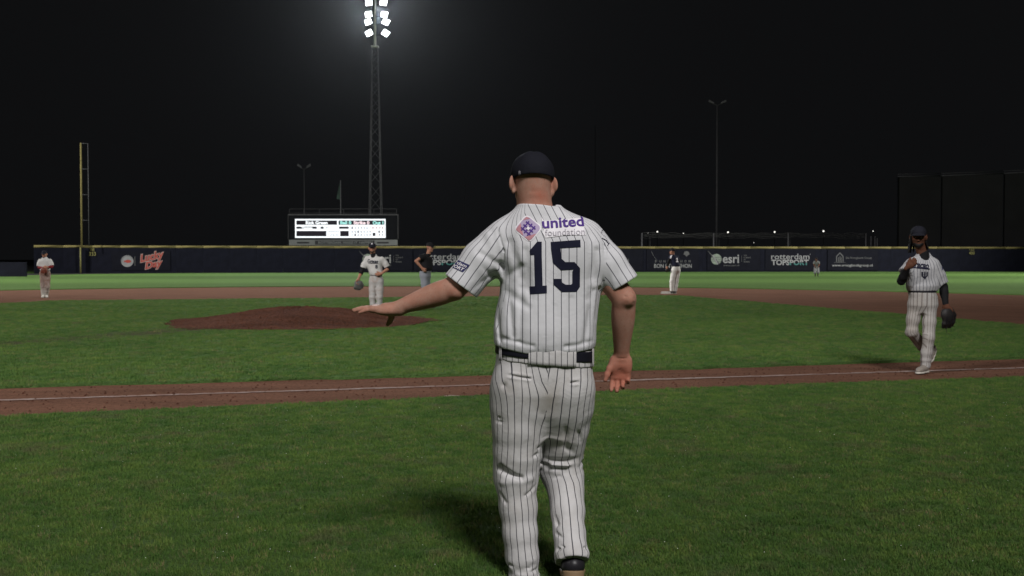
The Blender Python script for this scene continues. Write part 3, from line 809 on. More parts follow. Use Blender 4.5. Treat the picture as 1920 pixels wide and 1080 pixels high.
# low dark wall at the left, nearer than the fence
o = MB().box((-32, -.1, 0), (0, .1, 1.12)).build('low_wall', M['wall']); q = at(66, 520, 80); o.location = (q[0]-.2, 79, 0)
tag(o, 'low dark grey wall behind the third baseman, left of the fence', 'wall')
V = []; F = []
for i in range(40):
    px = 20+360*i/39; y1 = fence_xy(px)[1]; y0 = y1-(10.5*(1-i/39)**1.5)-.4
    V += [((px-960)/FPX*y0, y0, GZ+.006), ((px-960)/FPX*y1, y1, GZ+.006)]
    if i: F.append((2*i-2, 2*i, 2*i+1, 2*i-1))
mesh_obj('warning_track', V, F, M['far_ground'])['kind'] = 'structure'

# ------------------------------------------------------------------ scoreboard
Y = 112.0; kk = Y/FPX
q = at(643, 425, Y); SX, SZ = q[0], q[2]
root = empty('scoreboard', (SX, Y, 0), label='wide electronic scoreboard with lit white panels behind the fence', cat='scoreboard')
def sb(px, py): a = at(px, py, Y); return a[0]-SX, a[2]
def sbox(name, x0, y0, x1, y1, d0, d1, mat, par=root):
    a = sb(x0, y1); b_ = sb(x1, y0); return MB().box((a[0], d0, a[1]), (b_[0], d1, b_[1])).build(name, M[mat], par)
sbox('case', 541, 403.5, 745, 449, 0, .9, 'board')
sbox('case_top', 540, 402, 745.5, 403.5, -.06, .96, 'steel'); sbox('side_trim', 540, 403.5, 541, 448, -.06, .9, 'steel_dark'); sbox('side_trim', 745, 403.5, 746, 448, -.06, .9, 'steel_dark')
strip = sbox('sponsor_strip', 542, 449.5, 745, 460, -.02, .3, 'board_strip')
sbox('caption_panel', 591, 451, 702, 458.5, -.05, -.02, 'steel_dark', strip)
for i, (t, px, w_) in enumerate((('ROTTERDAM.', 619, 44), ('MAKE IT', 657, 27), ('HAPPEN.', 687, 27))):
    V, F = text2d(t, 1, .03); V = V*np.array([w_*kk/(np.ptp(V[:, 0])), 4.6*kk/np.ptp(V[:, 1])]); c = sb(px, 454.8)
    mesh_obj('lettering', [(c[0]+x, -.056, c[1]+y) for x, y in V], F, M['board_strip'], strip)
for x0, x1 in ((557, 580), (707, 729)): sbox('lettering', x0, 453.5, x1, 456.5, -.03, -.02, 'steel_dark', strip)
for y_ in (391, 399): sbox('rail', 541, y_, 743, y_+.9, .3, .35, 'steel_dark')
for x_ in (541, 568, 597.5, 643, 700, 742.5): sbox('rail_post', x_, 391, x_+.8, 402, .3, .36, 'steel_dark')
for x_ in (560, 640, 722): sbox('post', x_, 460, x_+3, 486, .2, .4, 'steel_dark')
scr = sbox('screen', 553.5, 410.5, 723, 446, -.05, 0, 'led_white')
def led(name, x0, y0, x1, y1, mat, lv): return sbox(name, x0, y0, x1, y1, -.05-.008*lv, -.05-.008*lv+.006, mat, scr)
led('dark_field', 556, 413.5, 632, 421.5, 'led_off', 1); led('dark_field', 635, 413.5, 721, 421.5, 'led_off', 1)
led('dark_field', 556, 425, 594, 429, 'led_off', 1); led('dark_field', 602, 425, 607, 429, 'led_off', 1)
led('dark_field', 556, 433, 612, 443, 'led_off', 1); led('dark_field', 636, 425, 654, 429, 'led_off', 1); led('dark_field', 638, 433, 654, 443, 'led_off', 1)
def ledtext(t, px, py, w_, h_, mat, bold=.03, lv=2):
    V, F = text2d(t, 1, bold); V = V*np.array([w_*kk/(np.ptp(V[:, 0])), h_*kk/np.ptp(V[:, 1])]); c = sb(px, py)
    mesh_obj('lettering', [(c[0]+x, -.05-.008*lv, c[1]+y) for x, y in V], F, M[mat], scr)
ledtext('Rick Green', 594, 417.6, 41, 6.2, 'led_white', .045); ledtext('Ball 0', 648.5, 417.5, 21, 6.6, 'led_cyan', .045)
ledtext('Strike 0', 678, 417.6, 30, 6.6, 'led_pink', .045); ledtext('Out 1', 709, 417.8, 20, 6.8, 'led_cyan', .05)
ledtext('Thomas', 575.5, 427, 21, 3.8, 'led_white', .05); ledtext('20 .750', 608, 427, 16, 3.2, 'led_off', .0)
ledtext('Teams', 624, 427, 18, 3.2, 'led_pink', .02); ledtext('Neptunus', 625, 434.5, 22, 3.8, 'led_off', .0); ledtext('Curacao', 625, 440, 21, 3.8, 'led_off', .0)
for i in range(7):
    ledtext(str(i+1), 660.5+5.6*i, 427.2, 2.4, 4.6, 'led_off', .02)
    for j, yy in enumerate((434.6, 440.5)): ledtext('0100200'[i] if j else '0010000'[i], 660.5+5.6*i, yy, 2.4, 4.6, 'led_off', .02)
for t, x_, yy in (('8', 699.5, 427.2), ('R', 707, 427.2), ('H', 712.5, 427.2), ('E', 718, 427.2), ('1', 711, 434.4), ('4', 717, 434.4), ('3', 711, 440.4), ('5', 717, 440.4)): ledtext(t, x_, yy, 2.6, 4.4, 'print_red' if yy < 430 else 'led_off', .02)
led('dark_field', 699, 436.5, 704, 442.5, 'led_off', 1)
led('divider', 655.5, 424, 656.3, 444, 'led_white', 3)

# ------------------------------------------------------------------ floodlight mast in view
mx_, my_ = MAST
root = empty('floodlight_mast', (mx_, my_, 0), label='tall lattice floodlight mast with bright lamps above the scoreboard', cat='floodlight mast')
zb, ztop = 0.0, at(705, 88, my_)[2]
def hw(z): return .82+(.32-.82)*z/ztop
cs = [(-1, -1), (1, -1), (1, 1), (-1, 1)]
for a, b_ in cs: MB().tube((a*hw(zb), b_*hw(zb), zb), (a*hw(ztop), b_*hw(ztop), ztop), .055, .04, 6).build('leg', M['steel'], root, True)
z = zb; i = 0
while z < ztop-.5:
    z2 = min(z+2.1*hw(z)+.15, ztop)
    for s_ in range(4):
        a0, b0 = cs[s_]; a1, b1 = cs[(s_+1) % 4]
        if i % 2: a0, b0, a1, b1 = a1, b1, a0, b0
        MB().tube((a0*hw(z), b0*hw(z), z), (a1*hw(z2), b1*hw(z2), z2), .026, n=4).build('brace', M['steel'], root)
    z = z2; i += 1
MB().box((-.42, -.42, ztop-.03), (.42, .42, ztop+.1)).build('head_plate', M['pale_paint'], root)
MB().tube((0, 0, ztop+.1), (0, 0, ztop+9.5), .17, .13, 10).build('head_pole', M['pale_paint'], root, True)
rows = [(62, 692, 723, -28, 32), (41, 690.5, 723.5, -22, 26), (27, 691, 720.5, -10, 10), (5, 691.5, 719, -6, 6), (-12, 691, 719, -5, 5), (-30, 691, 720, -8, 8), (-48, 690, 721, -14, 14)]
lens0 = house0 = None
for (pyy, xl, xr, tl, tr) in rows:
    for xx, tl_ in ((xl, tl), (xr, tr)):
        q = at(xx, pyy, my_-.5); L = Vector((q[0]-mx_, -.5, q[2]))
        MB().tube((0, 0, L.z-.15), (L.x, -.35, L.z-.15), .04, n=6).build('arm', M['steel_dark'], root)
        Mx = Matrix.Rotation(R(tl_), 4, 'Y') @ Matrix.Rotation(R(-24), 4, 'X')
        if house0 is None:
            hb = MB().box((-.38, .02, -.42), (.38, .26, .42)); hb.box((-.40, -.01, .38), (.40, .02, .42)); hb.box((-.40, -.01, -.42), (.40, .02, -.38)); hb.box((-.40, -.01, -.38), (-.37, .02, .38)); hb.box((.37, -.01, -.38), (.40, .02, .38))
            house0 = hb.build('lamp_head', M['steel_dark'], root)
            hh = house0; lens0 = MB().box((-.365, -.012, -.375), (.365, .018, .375)).build('lamp_glass', M['flood'], hh)
        else:
            hh = share(house0, root); share(lens0, hh)
        hh.matrix_local = Matrix.Translation(L) @ Mx
# flag pole, twin lamp posts, distant poles
Y = 116.0
def post(name, px, pyt, Y, r, label, cat, mat='steel_dark', base=0.0):
    q = at(px, pyt, Y); root = empty(name, (q[0], Y, base), label=label, cat=cat)
    MB().tube((0, 0, 0), (0, 0, q[2]-base), r, r*.8, 8).build('pole', M[mat], root, True); return root, q[2]-base
r_, z = post('flagpole', 638.5, 338, 118, .06, 'thin flagpole with a hanging green flag behind the scoreboard', 'flagpole', 'steel')
V = []; F = []
for i in range(9):
    for j in range(5):
        t = i/8; sd = -(.05+.10*j*(t**.8)*1.0); V.append((sd, .05*math.sin(j*2+i*.5), z-.2-1.95*t*(1-.05*j)-.08*j*t))
for i in range(8):
    for j in range(4): F.append((i*5+j, i*5+j+1, i*5+j+6, i*5+j+5))
mesh_obj('flag', V, F, M['flag'], r_, True)
def twin(px, pyt, Y, r, arm, label):
    r_, z = post('lamp_post', px, pyt, Y, r, label, 'lamp post')
    for s_ in (-1, 1):
        MB().tube((0, 0, z-.1), (s_*arm*.55, 0, z+.1), r*.6, n=6).build('arm', M['steel_dark'], r_)
        hb = MB(); hb.V = [(s_*arm*.4, -.2, z+.05), (s_*arm, -.2, z+.32), (s_*arm, .2, z+.32), (s_*arm*.4, .2, z+.05), (s_*arm*.45, -.16, z+.28), (s_*arm*.95, -.16, z+.55), (s_*arm*.95, .16, z+.55), (s_*arm*.45, .16, z+.28)]
        hb.F = [(0, 1, 2, 3), (4, 5, 6, 7), (0, 1, 5, 4), (1, 2, 6, 5), (2, 3, 7, 6), (3, 0, 4, 7)]
        hb.build('lamp_head', M['steel'], r_)
twin(570, 316, 121, .07, .75, 'short unlit twin-headed lamp post behind the scoreboard')
twin(1345, 196, 128, .12, 1.05, 'tall unlit twin-headed lamp post standing beyond the right fence')
post('distant_pole', 1116, 236, 150, .07, 'very faint thin pole above the right shoulder of the number 15 jersey', 'pole')
post('distant_pole', 871, 335, 150, .07, 'very faint thin pole left of the dark cap', 'pole')
# ball-stop net on posts beyond the fence
Y = 124.0; cx = at(1415, 460, Y)[0]
root = empty('ball_net', (cx, Y, 0), label='low ball net rolled up along a rope between four thin posts beyond the fence', cat='net')
def nx(px, py): q = at(px, py, Y); return (q[0]-cx, q[2])
for px in (1203.5, 1338, 1478, 1624): x, z = nx(px, 437); MB().tube((x, 0, 0), (x, 0, z), .085, n=8).build('post', M['steel'], root, True)
for px in (1220, 1350, 1484, 1628): x, z = nx(px, 441); MB().tube((x, .6, 0), (x, .6, z), .035, n=6).build('stay', M['steel_dark'], root, True)
mb = MB(); prev = None
for strand in range(9):
    prev = None
    for i in range(141):
        px = 1203+421*i/140; sag = 2.2*math.sin(math.pi*((px-1203) % 140)/140)
        py = 437+sag*.6+strand*.95+vn(np.array([[px*.06, strand*1.7, 3]], np.float32), 1.0)[0]*6
        x, z = nx(px, py); p = (x, random.uniform(-.1, .1), z)
        if prev: mb.tube(prev, p, .017 if strand else .03, n=3)
        prev = p
o = mb.build('netting', M['net'], root); o['kind'] = 'stuff'
for px, pt in ((1633.5, 443), (1641, 443), (1645, 447)):
    q = at(px, pt, 122); r_ = empty('fence_post', (q[0], 122, 0), label={1633.5: 'leftmost thin pale stake right of the rolled ball net', 1641: 'middle thin pale stake of three right of the ball net', 1645: 'shortest thin stake, rightmost of three by the ball net'}[px], cat='post', group='stakes right of the ball net')
    MB().tube((0, 0, 0), (0, 0, q[2]), .06, n=6).build('stake', M['steel'], r_, True)
# far street lamps, points of light
for px, py, r in ((1214.5, 436.5, .07), (1232.5, 434.5, .12), (1281.5, 437.5, .07), (1365, 435.5, .13), (1452.5, 435, .13), (1544, 433.5, .14), (1637, 433.5, .08), (1413.5, 455, .05)):
    q = at(px, py, 190.); r_ = empty('street_lamp', (q[0], 190, 0), label={1214.5: 'leftmost tiny far light over the ball net', 1232.5: 'bright far light just right of the leftmost one', 1281.5: 'faint far light above the spaced lettering banner', 1365: 'far light just right of the tall twin lamp post', 1452.5: 'far light above the left end of the full TOPSPORT banner', 1544: 'far light above the gap between TOPSPORT and house banners', 1637: 'far light above the thin stakes', 1413.5: 'dim low light just above the fence over esri'}[px], cat='street lamp', group='distant street lamps')
    MB().tube((0, 0, 0), (0, 0, q[2]-r), .05, n=5).build('pole', M['steel_dark'], r_)
    mb = MB(); k = r*1.15; z = q[2]
    for lat in range(5):
        for lo in range(8): mb.V.append((k*math.cos(lo*math.pi/4)*math.sin(math.pi*(lat+.5)/5), k*math.sin(lo*math.pi/4)*math.sin(math.pi*(lat+.5)/5), z+k*math.cos(math.pi*(lat+.5)/5)))
    for lat in range(4):
        for lo in range(8): mb.F.append((lat*8+lo, lat*8+(lo+1) % 8, lat*8+8+(lo+1) % 8, lat*8+8+lo))
    mb.F += [tuple(range(8)), tuple(range(39, 31, -1))]
    mb.build('lamp_globe', M['bulb'], r_)
# dark screen beyond the right of the fence
x0 = at(1683, 460, 118); root = empty('sight_screen', (x0[0], 118, 0), label='large dark sight screen with pale top rails behind the right fence', cat='screen')
nodes_ = [(1683, 331, 118), (1765, 329.5, 116.5), (1882, 325, 114), (1990, 320, 112)]
prev = None
for px, py, Yq in nodes_:
    q = at(px, py, Yq); p = Vector((q[0]-x0[0], Yq-118, q[2]))
    MB().tube((p.x, p.y, 0), (p.x, p.y, p.z), .09 if px == 1683 else .045, n=8).build('post', M['board'], root, True)
    if prev is not None:
        MB().tube(prev, p, .07, n=6).build('rail', M['steel_dark'], root, True)
        MB().tube(prev-Vector((0, 0, -.25)), p-Vector((0, 0, -.25)), .035, n=6).build('rail', M['steel_dark'], root, True)
        mb = MB(); mb.V = [(prev.x+.02, prev.y+.08, 0), (p.x-.02, p.y+.08, 0), (p.x-.02, p.y+.08, p.z-.1), (prev.x+.02, prev.y+.08, prev.z-.1), (prev.x+.02, prev.y+.12, 0), (p.x-.02, p.y+.12, 0), (p.x-.02, p.y+.12, p.z-.1), (prev.x+.02, prev.y+.12, prev.z-.1)]
        mb.F = [(0, 1, 2, 3), (7, 6, 5, 4), (3, 2, 6, 7), (0, 4, 5, 1), (0, 3, 7, 4), (1, 5, 6, 2)]
        mb.build('screen_panel', M['screen_net'], root)
    prev = p
# thin night air round the field
hz = MB().box((-230, -70, -2), (230, 260, 44)).build('haze', None); hz['kind'] = 'stuff'
m = bpy.data.materials.new('night_haze'); m.use_nodes = True; nt = m.node_tree; nt.nodes.clear()
out = nt.nodes.new('ShaderNodeOutputMaterial'); pv = nt.nodes.new('ShaderNodeVolumePrincipled')
pv.inputs['Color'].default_value = (.93, .96, 1, 1); pv.inputs['Density'].default_value = HAZE; pv.inputs['Anisotropy'].default_value = .90
nt.links.new(pv.outputs[0], out.inputs['Volume']); hz.data.materials.append(m); m.volume_intersection_method if False else None
try: m.cycles.volume_sampling = 'EQUIANGULAR'; m.cycles.homogeneous_volume = True
except Exception: pass
# ------------------------------------------------------------------ people
def nrm(v): v = np.asarray(v, float); return v/np.linalg.norm(v)
def hand_sdf(wr, d, pn, side, s=1.0, curl=(20, 25, 20), thumb=(45, 10), tv=None, spread=.10, palm_bend=0):
    """returns a function: wr wrist point, d towards the fingers, pn palm normal (palm side), side = towards the thumb"""
    wr = np.asarray(wr, float); d = nrm(d); pn = nrm(np.asarray(pn)-np.dot(pn, d)*d); sd = nrm(np.asarray(side)-np.dot(side, d)*d-np.dot(side, pn)*pn)
    Rm = np.stack([sd, pn, d], 1)
    L = lambda x, y, z: wr+(sd*x+pn*y+d*z)*s
    fingers = []
    for i, (x, kn, l, r) in enumerate(((.031, .090, .072, .0098), (.010, .096, .082, .0102), (-.012, .092, .076, .0098), (-.032, .083, .060, .0088))):
        p = L(x, -.002, kn-.018); pts = [p]; rad = [r*1.08*s]
        ang = 0; dd = d+sd*(x*spread/.03*.5); dd = dd/np.linalg.norm(dd)
        p = L(x, -.002, kn); pts.append(p); rad.append(r*1.05*s)
        c = curl if not isinstance(curl[0], (tuple, list)) else curl[i]
        for k, fr in enumerate((.45, .31, .24)):
            ang += R(c[k]*(1+.08*i)); v = dd*math.cos(ang)+pn*math.sin(ang)
            p = p+v*l*fr*s; pts.append(p); rad.append(r*(1-.09*(k+1))*s)
        fingers.append((pts, rad))
    ta, tc = R(thumb[0]), R(thumb[1])
    tb = L(.026, .008, .018); v = d*math.cos(ta)+sd*math.sin(ta)+pn*math.sin(tc)*1.0; v = nrm(tv) if tv is not None else v/np.linalg.norm(v)
    t1 = tb+v*.040*s; v2 = v*.9+d*.45+pn*.12; v2 /= np.linalg.norm(v2); t2 = t1+v2*.028*s; t3 = t2+nrm(v2+d*.25)*.022*s
    def f(P):
        e = rbox(P, L(0, 0, .050), np.array([.042, .0155, .050])*s, .0135*s, Rm)
        e = smin(e, ell(P, L(.026, .010, .038), np.array([.020, .016, .034])*s, Rm), .018*s)      # thumb ball
        e = smin(e, ell(P, L(-.028, .008, .034), np.array([.016, .014, .036])*s, Rm), .016*s)     # heel of the hand
        e = smin(e, seg(P, wr-d*.03*s, L(0, 0, .03), .027*s, .027*s), .02*s)
        for pts, rad in fingers: e = smin(e, chain(P, pts, rad, .006*s), .0055*s)
        e = smin(e, chain(P, [tb, t1, t2, t3], [.0150*s, .0125*s, .0110*s, .0085*s], .008*s), .012*s)
        return e
    return f, L
def head_sdf(c, yaw, pitch, roll=0, s=1.0, bald=True, jaw=1.0):
    """head centred between the ears; local +y is the face direction at yaw 0 turned by yaw about z"""
    Rm = np.array(Matrix.Rotation(yaw, 3, 'Z') @ Matrix.Rotation(pitch, 3, 'X') @ Matrix.Rotation(roll, 3, 'Y'))
    c = np.asarray(c, float)
    def L(x, y, z): return c+Rm@(np.array([x, y, z])*s)
    def f(P):
        Q = ((P-c.astype(np.float32))@Rm.astype(np.float32))/s
        d = ell(Q, (0, -.012, .045), (.079, .100, .088))
        d = smin(d, ell(Q, (0, .012, -.030), (.066, .083, .090)), .04)
        d = smin(d, rbox(Q, (0, .050, -.088), (.040*jaw, .032, .026), .024), .04)
        d = smin(d, ell(Q, (0, .082, -.100), (.022, .018, .018)), .02)                # chin
        d = smin(d, ell(Q, (0, .077, .030), (.052, .020, .012)), .02)                 # brow
        for sx in (-1, 1):
            d = smin(d, ell(Q, (sx*.042, .062, -.020), (.022, .024, .020)), .02)      # cheek
            d = smax(d, -ell(Q, (sx*.031, .100, .008), (.017, .014, .010)), .012)     # eye socket
            d = smin(d, ell(Q, (sx*.031, .078, .008), (.013, .0125, .011)), .004)
        d = smin(d, seg(Q, (0, .088, .014), (0, .110, -.030), .008, .0125), .012)     # nose
        for sx in (-1, 1): d = smin(d, ell(Q, (sx*.012, .100, -.034), (.009, .011, .008)), .006)
        d = smin(d, ell(Q, (0, .091, -.062), (.024, .010, .006)), .006)
        d = smin(d, ell(Q, (0, .089, -.073), (.020, .010, .006)), .006)
        d = smax(d, -seg(Q, (-.024, .098, -.067), (.024, .098, -.067), .0022, .0022), .004)
        for sx in (-1, 1):                                                            # ear: rim, hollow, lobe
            def ear(QQ, sx=sx):
                e = ell(QQ, (sx*.093, -.022, .002), (.0105, .021, .034), np.array(Matrix.Rotation(sx*.50, 3, 'Z')@Matrix.Rotation(-sx*.16, 3, 'Y')))
                e = smin(e, ell(QQ, (sx*.083, -.008, -.004), (.012, .014, .026)), .012)
                e = smin(e, ell(QQ, (sx*.086, -.010, -.034), (.007, .010, .010)), .01)
                e = smax(e, -ell(QQ, (sx*.106, -.016, .004), (.010, .012, .022)), .006)
                return e
            d = smin(d, near(Q, (sx*.09, -.015, 0), .075, ear), .008)
        return d*s
    return f, L, Rm
def cap_obj(parent, root, c, Rm, s, mat, vox, tilt=0.0, brim=True, low=.028, back=0, r=(.0905, .112, .092)):
    Rt = Rm@np.array(Matrix.Rotation(tilt, 3, 'X'))
    c = np.asarray(c, float)
    def f(P):
        Q = ((P-c.astype(np.float32))@Rt.astype(np.float32))/s
        o = ell(Q, (0, -.010, .043), r); o = smin(o, ell(Q, (0, -.006, .063), (r[0]*.92, r[1]*.90, r[2]*.80)), .025)
        o = o+.0016*np.cos(np.arctan2(Q[:, 0], Q[:, 1]+.01)*6)*np.clip((Q[:, 2]-.05)/.05, 0, 1)
        o = o+.0012*vn(Q, 38)
        cut = low-Q[:, 2]+back*np.clip(-Q[:, 1]/.1, -1, 1)*.012
        d = smax(o, cut, .004); d = smax(d, -(o+.0075), .003) if vox < .006 else d
        if brim:
            q = Q.copy(); rr = np.sqrt((q[:, 0]/.082)**2+((q[:, 1]-.085)/.092)**2); dd = (rr-1)*.085
            zz = low+.006-1.9*q[:, 0]**2-.10*np.maximum(q[:, 1]-.08, 0)
            b = smax(smax(dd, np.abs(q[:, 2]-zz)-.0055-(.002 if vox > .006 else 0), .004), .070-q[:, 1], .004)
            d = np.minimum(d, b)
        return d*s
    return sdf_obj('cap', f, c-.23*s, c+.25*s, vox, mat, parent, root)
def shoe_objs(parent, root, heel, toe, s, upper, sole, vox, top=.100):
    """heel and toe are points on the sole line; the shoe stands upright on that line"""
    heel = np.asarray(heel, float); toe = np.asarray(toe, float)
    f0 = nrm(toe-heel); sd = nrm(np.cross(f0, (0, 0, 1))); up = np.cross(sd, f0)
    Rm = np.stack([sd, f0, up], 1); o = heel+f0*.072*s
    def prof(P): return ((P-o.astype(np.float32))@Rm.astype(np.float32))/s
    def fu(P):
        q = prof(P)
        d = chain(q, [(0, -.030, .045), (0, .06, .045), (.004, .15, .036), (.004, .205, .030)], [.040, .042, .041, .030], .03, (1, 1, 1.15))
        d = smin(d, seg(q, (0, -.012, .05), (0, -.006, .105), .040, .040), .03)
        d = smax(d, .016-q[:, 2], .004); d = smax(d, q[:, 2]-top, .004)
        d = smax(d, -seg(q, (0, -.004, .10), (0, -.004, .14), .030, .034), .004) if vox < .006 else d
        return d*s
    def fs(P):
        q = prof(P); q2 = q.copy(); q2[:, 2] *= .02
        d = chain(q2, [(0, -.028, 0), (0, .06, 0), (.004, .15, 0), (.004, .200, 0)], [.043, .041, .047, .036], .03)
        d = smax(d, np.abs(q[:, 2]-.010)-.011-.006*np.clip((-q[:, 1])/.04, 0, 1), .005)
        return d*s
    lo = np.minimum(heel, toe)-.16*s; hi = np.maximum(heel, toe)+.17*s
    u = sdf_obj('shoe', fu, lo, hi, vox, upper, parent, root); sdf_obj('sole', fs, lo, hi, vox, sole, u, root*0+0)
    # the sole is a sub-part: same coordinates as the shoe
    so = [c for c in u.children][0]; me = so.data
    V = np.zeros(len(me.vertices)*3, np.float32); me.vertices.foreach_get('co', V); V = V.reshape(-1, 3)-root.astype(np.float32); me.vertices.foreach_set('co', V.ravel()); me.update()
    return u
def face_bits(parent, L, s, sk, beard=None, eyes=True):
    """eyes and lips as small meshes"""
    def ball(name, c, r, mat):
        V = []; F = []; n, m_ = 8, 6
        for i in range(m_+1):
            for j in range(n):
                a, b = math.pi*i/m_, 2*math.pi*j/n; V.append(np.asarray(c)+r*s*np.array([math.sin(a)*math.cos(b), math.sin(a)*math.sin(b), math.cos(a)]))
        for i in range(m_):
            for j in range(n): F.append((i*n+j, (i+1)*n+j, (i+1)*n+(j+1) % n, i*n+(j+1) % n))
        return mesh_obj(name, V, F, mat, parent, True)
    rt = np.array(parent.location)
    for sx in (-1, 1):
        e = ball('eye', L(sx*.031, .0845, .006)-rt, .0088, M['eye'])
        i = ball('iris', L(sx*.031, .0905, .006)-rt, .0046, M['iris']); i.parent = e

def stripes_axis(a, b, Rr, ref):
    a = np.asarray(a, float); d = nrm(np.asarray(b)-a); r0 = nrm(np.asarray(ref)-np.dot(ref, d)*d); r1 = np.cross(d, r0)
    def f(V):
        q = V-a; return Rr*np.arctan2(q@r1, q@r0)
    return f

def person(cfg):
    """clothed figure from joint positions in world space"""
    g = cfg.get; s = g('s', 1.0); vox = g('vox', .01); root = np.array(cfg['root'], float)
    E = empty('person', tuple(root), label=cfg['label'], cat='person')
    J = {k: np.asarray(v, float) for k, v in cfg['J'].items()}
    ty = g('torso_yaw', 0.0); skm = M[g('skin', 'skin_mid')]
    fat = g('fat', 1.0)
    neck, chest, waist, hip = J['neck'], J['chest'], J['waist'], J['hip']
    # ---- body: one continuous surface
    hf, HL, HR = head_sdf(J['head'], g('head_yaw', math.pi), g('head_pitch', 0), g('head_roll', 0), s, jaw=g('jaw', 1.0))
    arms = []
    for k in ('L', 'R'):
        sh, el, wr = J['sh'+k], J['el'+k], J['wr'+k]
        hd = cfg['hand'+k]; hfun, _ = hand_sdf(wr, hd['d'], hd['pn'], hd['side'], s*g('hand_s', 1.0), hd.get('curl', (25, 30, 25)), hd.get('thumb', (40, 15)))
        arms.append((sh, el, wr, hfun))
    legs = [(J['hp'+k], J['kn'+k], J['an'+k]) for k in ('L', 'R')]
    ar = g('arm_r', 1.0)
    def body(P):
        d = stack(P, [(hip[2]-.06, hip[0], hip[1], .13*s, .10*s), (waist[2], waist[0], waist[1], .13*s*fat, .10*s*fat), (chest[2], chest[0], chest[1], .145*s, .10*s), (chest[2]+.12*s, (chest[0]+neck[0])/2, (chest[1]+neck[1])/2, .13*s, .075*s), (neck[2]-.02, neck[0], neck[1], .06*s, .055*s)], ty)
        d = smin(d, seg(P, neck-np.array([0, 0, .05*s]), J['head']-np.array([0, 0, .04*s]), .062*s, .058*s), .03*s)
        d = smin(d, near(P, J['head'], .24*s, hf), .025*s)
        for sh, el, wr, hfun in arms:
            d = smin(d, chain(P, [sh+((J['shL']+J['shR'])/2-sh)*.16-np.array([0, 0, .035*s]), (sh+el)/2, el], [.044*s*ar, .047*s*ar, .042*s*ar], .005*s), .03*s)
            f2 = el+(wr-el)*.28
            d = smin(d, limb(P, el, wr, ((0, .041*s*ar), (.28, .044*s*ar), (.75, .032*s*ar), (1, .027*s*ar))), .008*s)
            d = smin(d, near(P, wr, .24*s, hfun), .012*s)
        for hp, kn, an in legs: d = smin(d, chain(P, [hp, kn, kn+(an-kn)*.3, an], [.058*s, .044*s, .042*s, .030*s], .02*s), .03*s)
        return d
    pts = np.array(list(J.values())); lo = pts.min(0)-.26*s; hi = pts.max(0)+.26*s; lo[2] = max(lo[2], .01)
    bo = sdf_obj('body', body, lo, hi, vox*g('body_vox', 1.0), skm, E, root)
    face_bits(E, HL, s, skm)
    # ---- trousers
    hw_ = g('hip_w', .175)*s; hd_ = g('hip_d', .125)*s; lr = g('leg_r', (.098, .078, .070, .066)); hem = g('hem', .06)
    def lchain(hp, kn, an):
        end = an-(an-kn)/np.linalg.norm(an-kn)*hem*0
        return [hp, hp+(kn-hp)*.5, kn, kn+(an-kn)*.5, an], [lr[0]*s, (lr[0]+lr[1])/2*s, lr[1]*s, lr[2]*s, lr[3]*s]
    pc = [lchain(*l) for l in legs]; short = g('short', (None, None)); seedv = g('seed', 0.)
    def pants_f(P):
        d = stack(P, [(hip[2]-.15*s, hip[0], hip[1], hw_*.55, hd_*.6), (hip[2]-.07*s, hip[0], hip[1], hw_*.93, hd_*.95), (hip[2]+.04*s, hip[0], hip[1], hw_, hd_), (waist[2]-.03*s, waist[0], waist[1], hw_*.92*fat, hd_*.95*fat), (waist[2]+.03*s, waist[0], waist[1], hw_*.88*fat, hd_*.92*fat)], ty)
        ls = []
        for i, (pp, rr) in enumerate(pc):
            e = chain(P, pp, rr, .03*s); hp, kn, an = legs[i]
            a = nrm(an-kn); cut = (P-(an-a*(.055*s if short[i] is None else short[i])).astype(np.float32))@a.astype(np.float32)
            if short[i] is None: cut = cut-.075*s
            e = e+.010*s*vn(P+seedv, (9, 9, 20))*np.clip(1.3-np.abs((P[:, 2]-kn[2])/(.14*s)), 0, 1)*1.6
            if short[i] is None: e = e+.012*s*vn(P+seedv, (7, 7, 34))*np.clip((an[2]+.24*s-P[:, 2])/(.12*s), 0, 1)
            ls.append(smax(e, cut, .006))
        e = smin(ls[0], ls[1], .025*s); d = smin(d, e, .07*s)
        return d+.007*s*vn(P+seedv, (11, 11, 5))
    xm = hip[0]; yaw_ref = np.array([math.sin(ty), -math.cos(ty), 0])
    def pside(V): return np.where(((V-hip)@np.array([math.cos(ty), math.sin(ty), 0])) > 0, 1., 0.)
    iL = 0 if (J['hpL']-hip)@np.array([math.cos(ty), math.sin(ty), 0]) <= 0 else 1
    def pst(i):
        hp, kn, an = legs[i]
        def f(V):
            t = V[:, 2]; cx = np.where(t > kn[2], np.interp(t, [kn[2], hp[2]], [kn[0], hp[0]]), np.interp(t, [an[2], kn[2]], [an[0], kn[0]]))
            cy = np.where(t > kn[2], np.interp(t, [kn[2], hp[2]], [kn[1], hp[1]]), np.interp(t, [an[2], kn[2]], [an[1], kn[1]]))
            return .085*s*np.arctan2(V[:, 0]-cx, -(V[:, 1]-cy))
        return f
    tr = sdf_obj('trousers', pants_f, lo, np.array([hi[0], hi[1], waist[2]+.06]), vox, M[cfg['pants']], E, root, {'s0': pst(iL), 's1': pst(1-iL), 'm': pside, 'dirt': g('dirt', lambda V: np.zeros(len(V)))})
    # ---- belt
    def belt_f(P):
        d = stack(P, [(waist[2]-.022*s, waist[0], waist[1], hw_*.93*fat, hd_*.98*fat), (waist[2]+.022*s, waist[0], waist[1], hw_*.93*fat, hd_*.98*fat)], ty, zk=.006)
        return d
    sdf_obj('belt', belt_f, waist-np.array([.3, .3, .06])*s, waist+np.array([.3, .3, .06])*s, vox, M['belt'], E, root)
    # ---- shirt
    cw = g('chest_w', .178)*s; cd = g('chest_d', .125)*s; jm = M[cfg['shirt']]; blouse = g('blouse', 1.0)
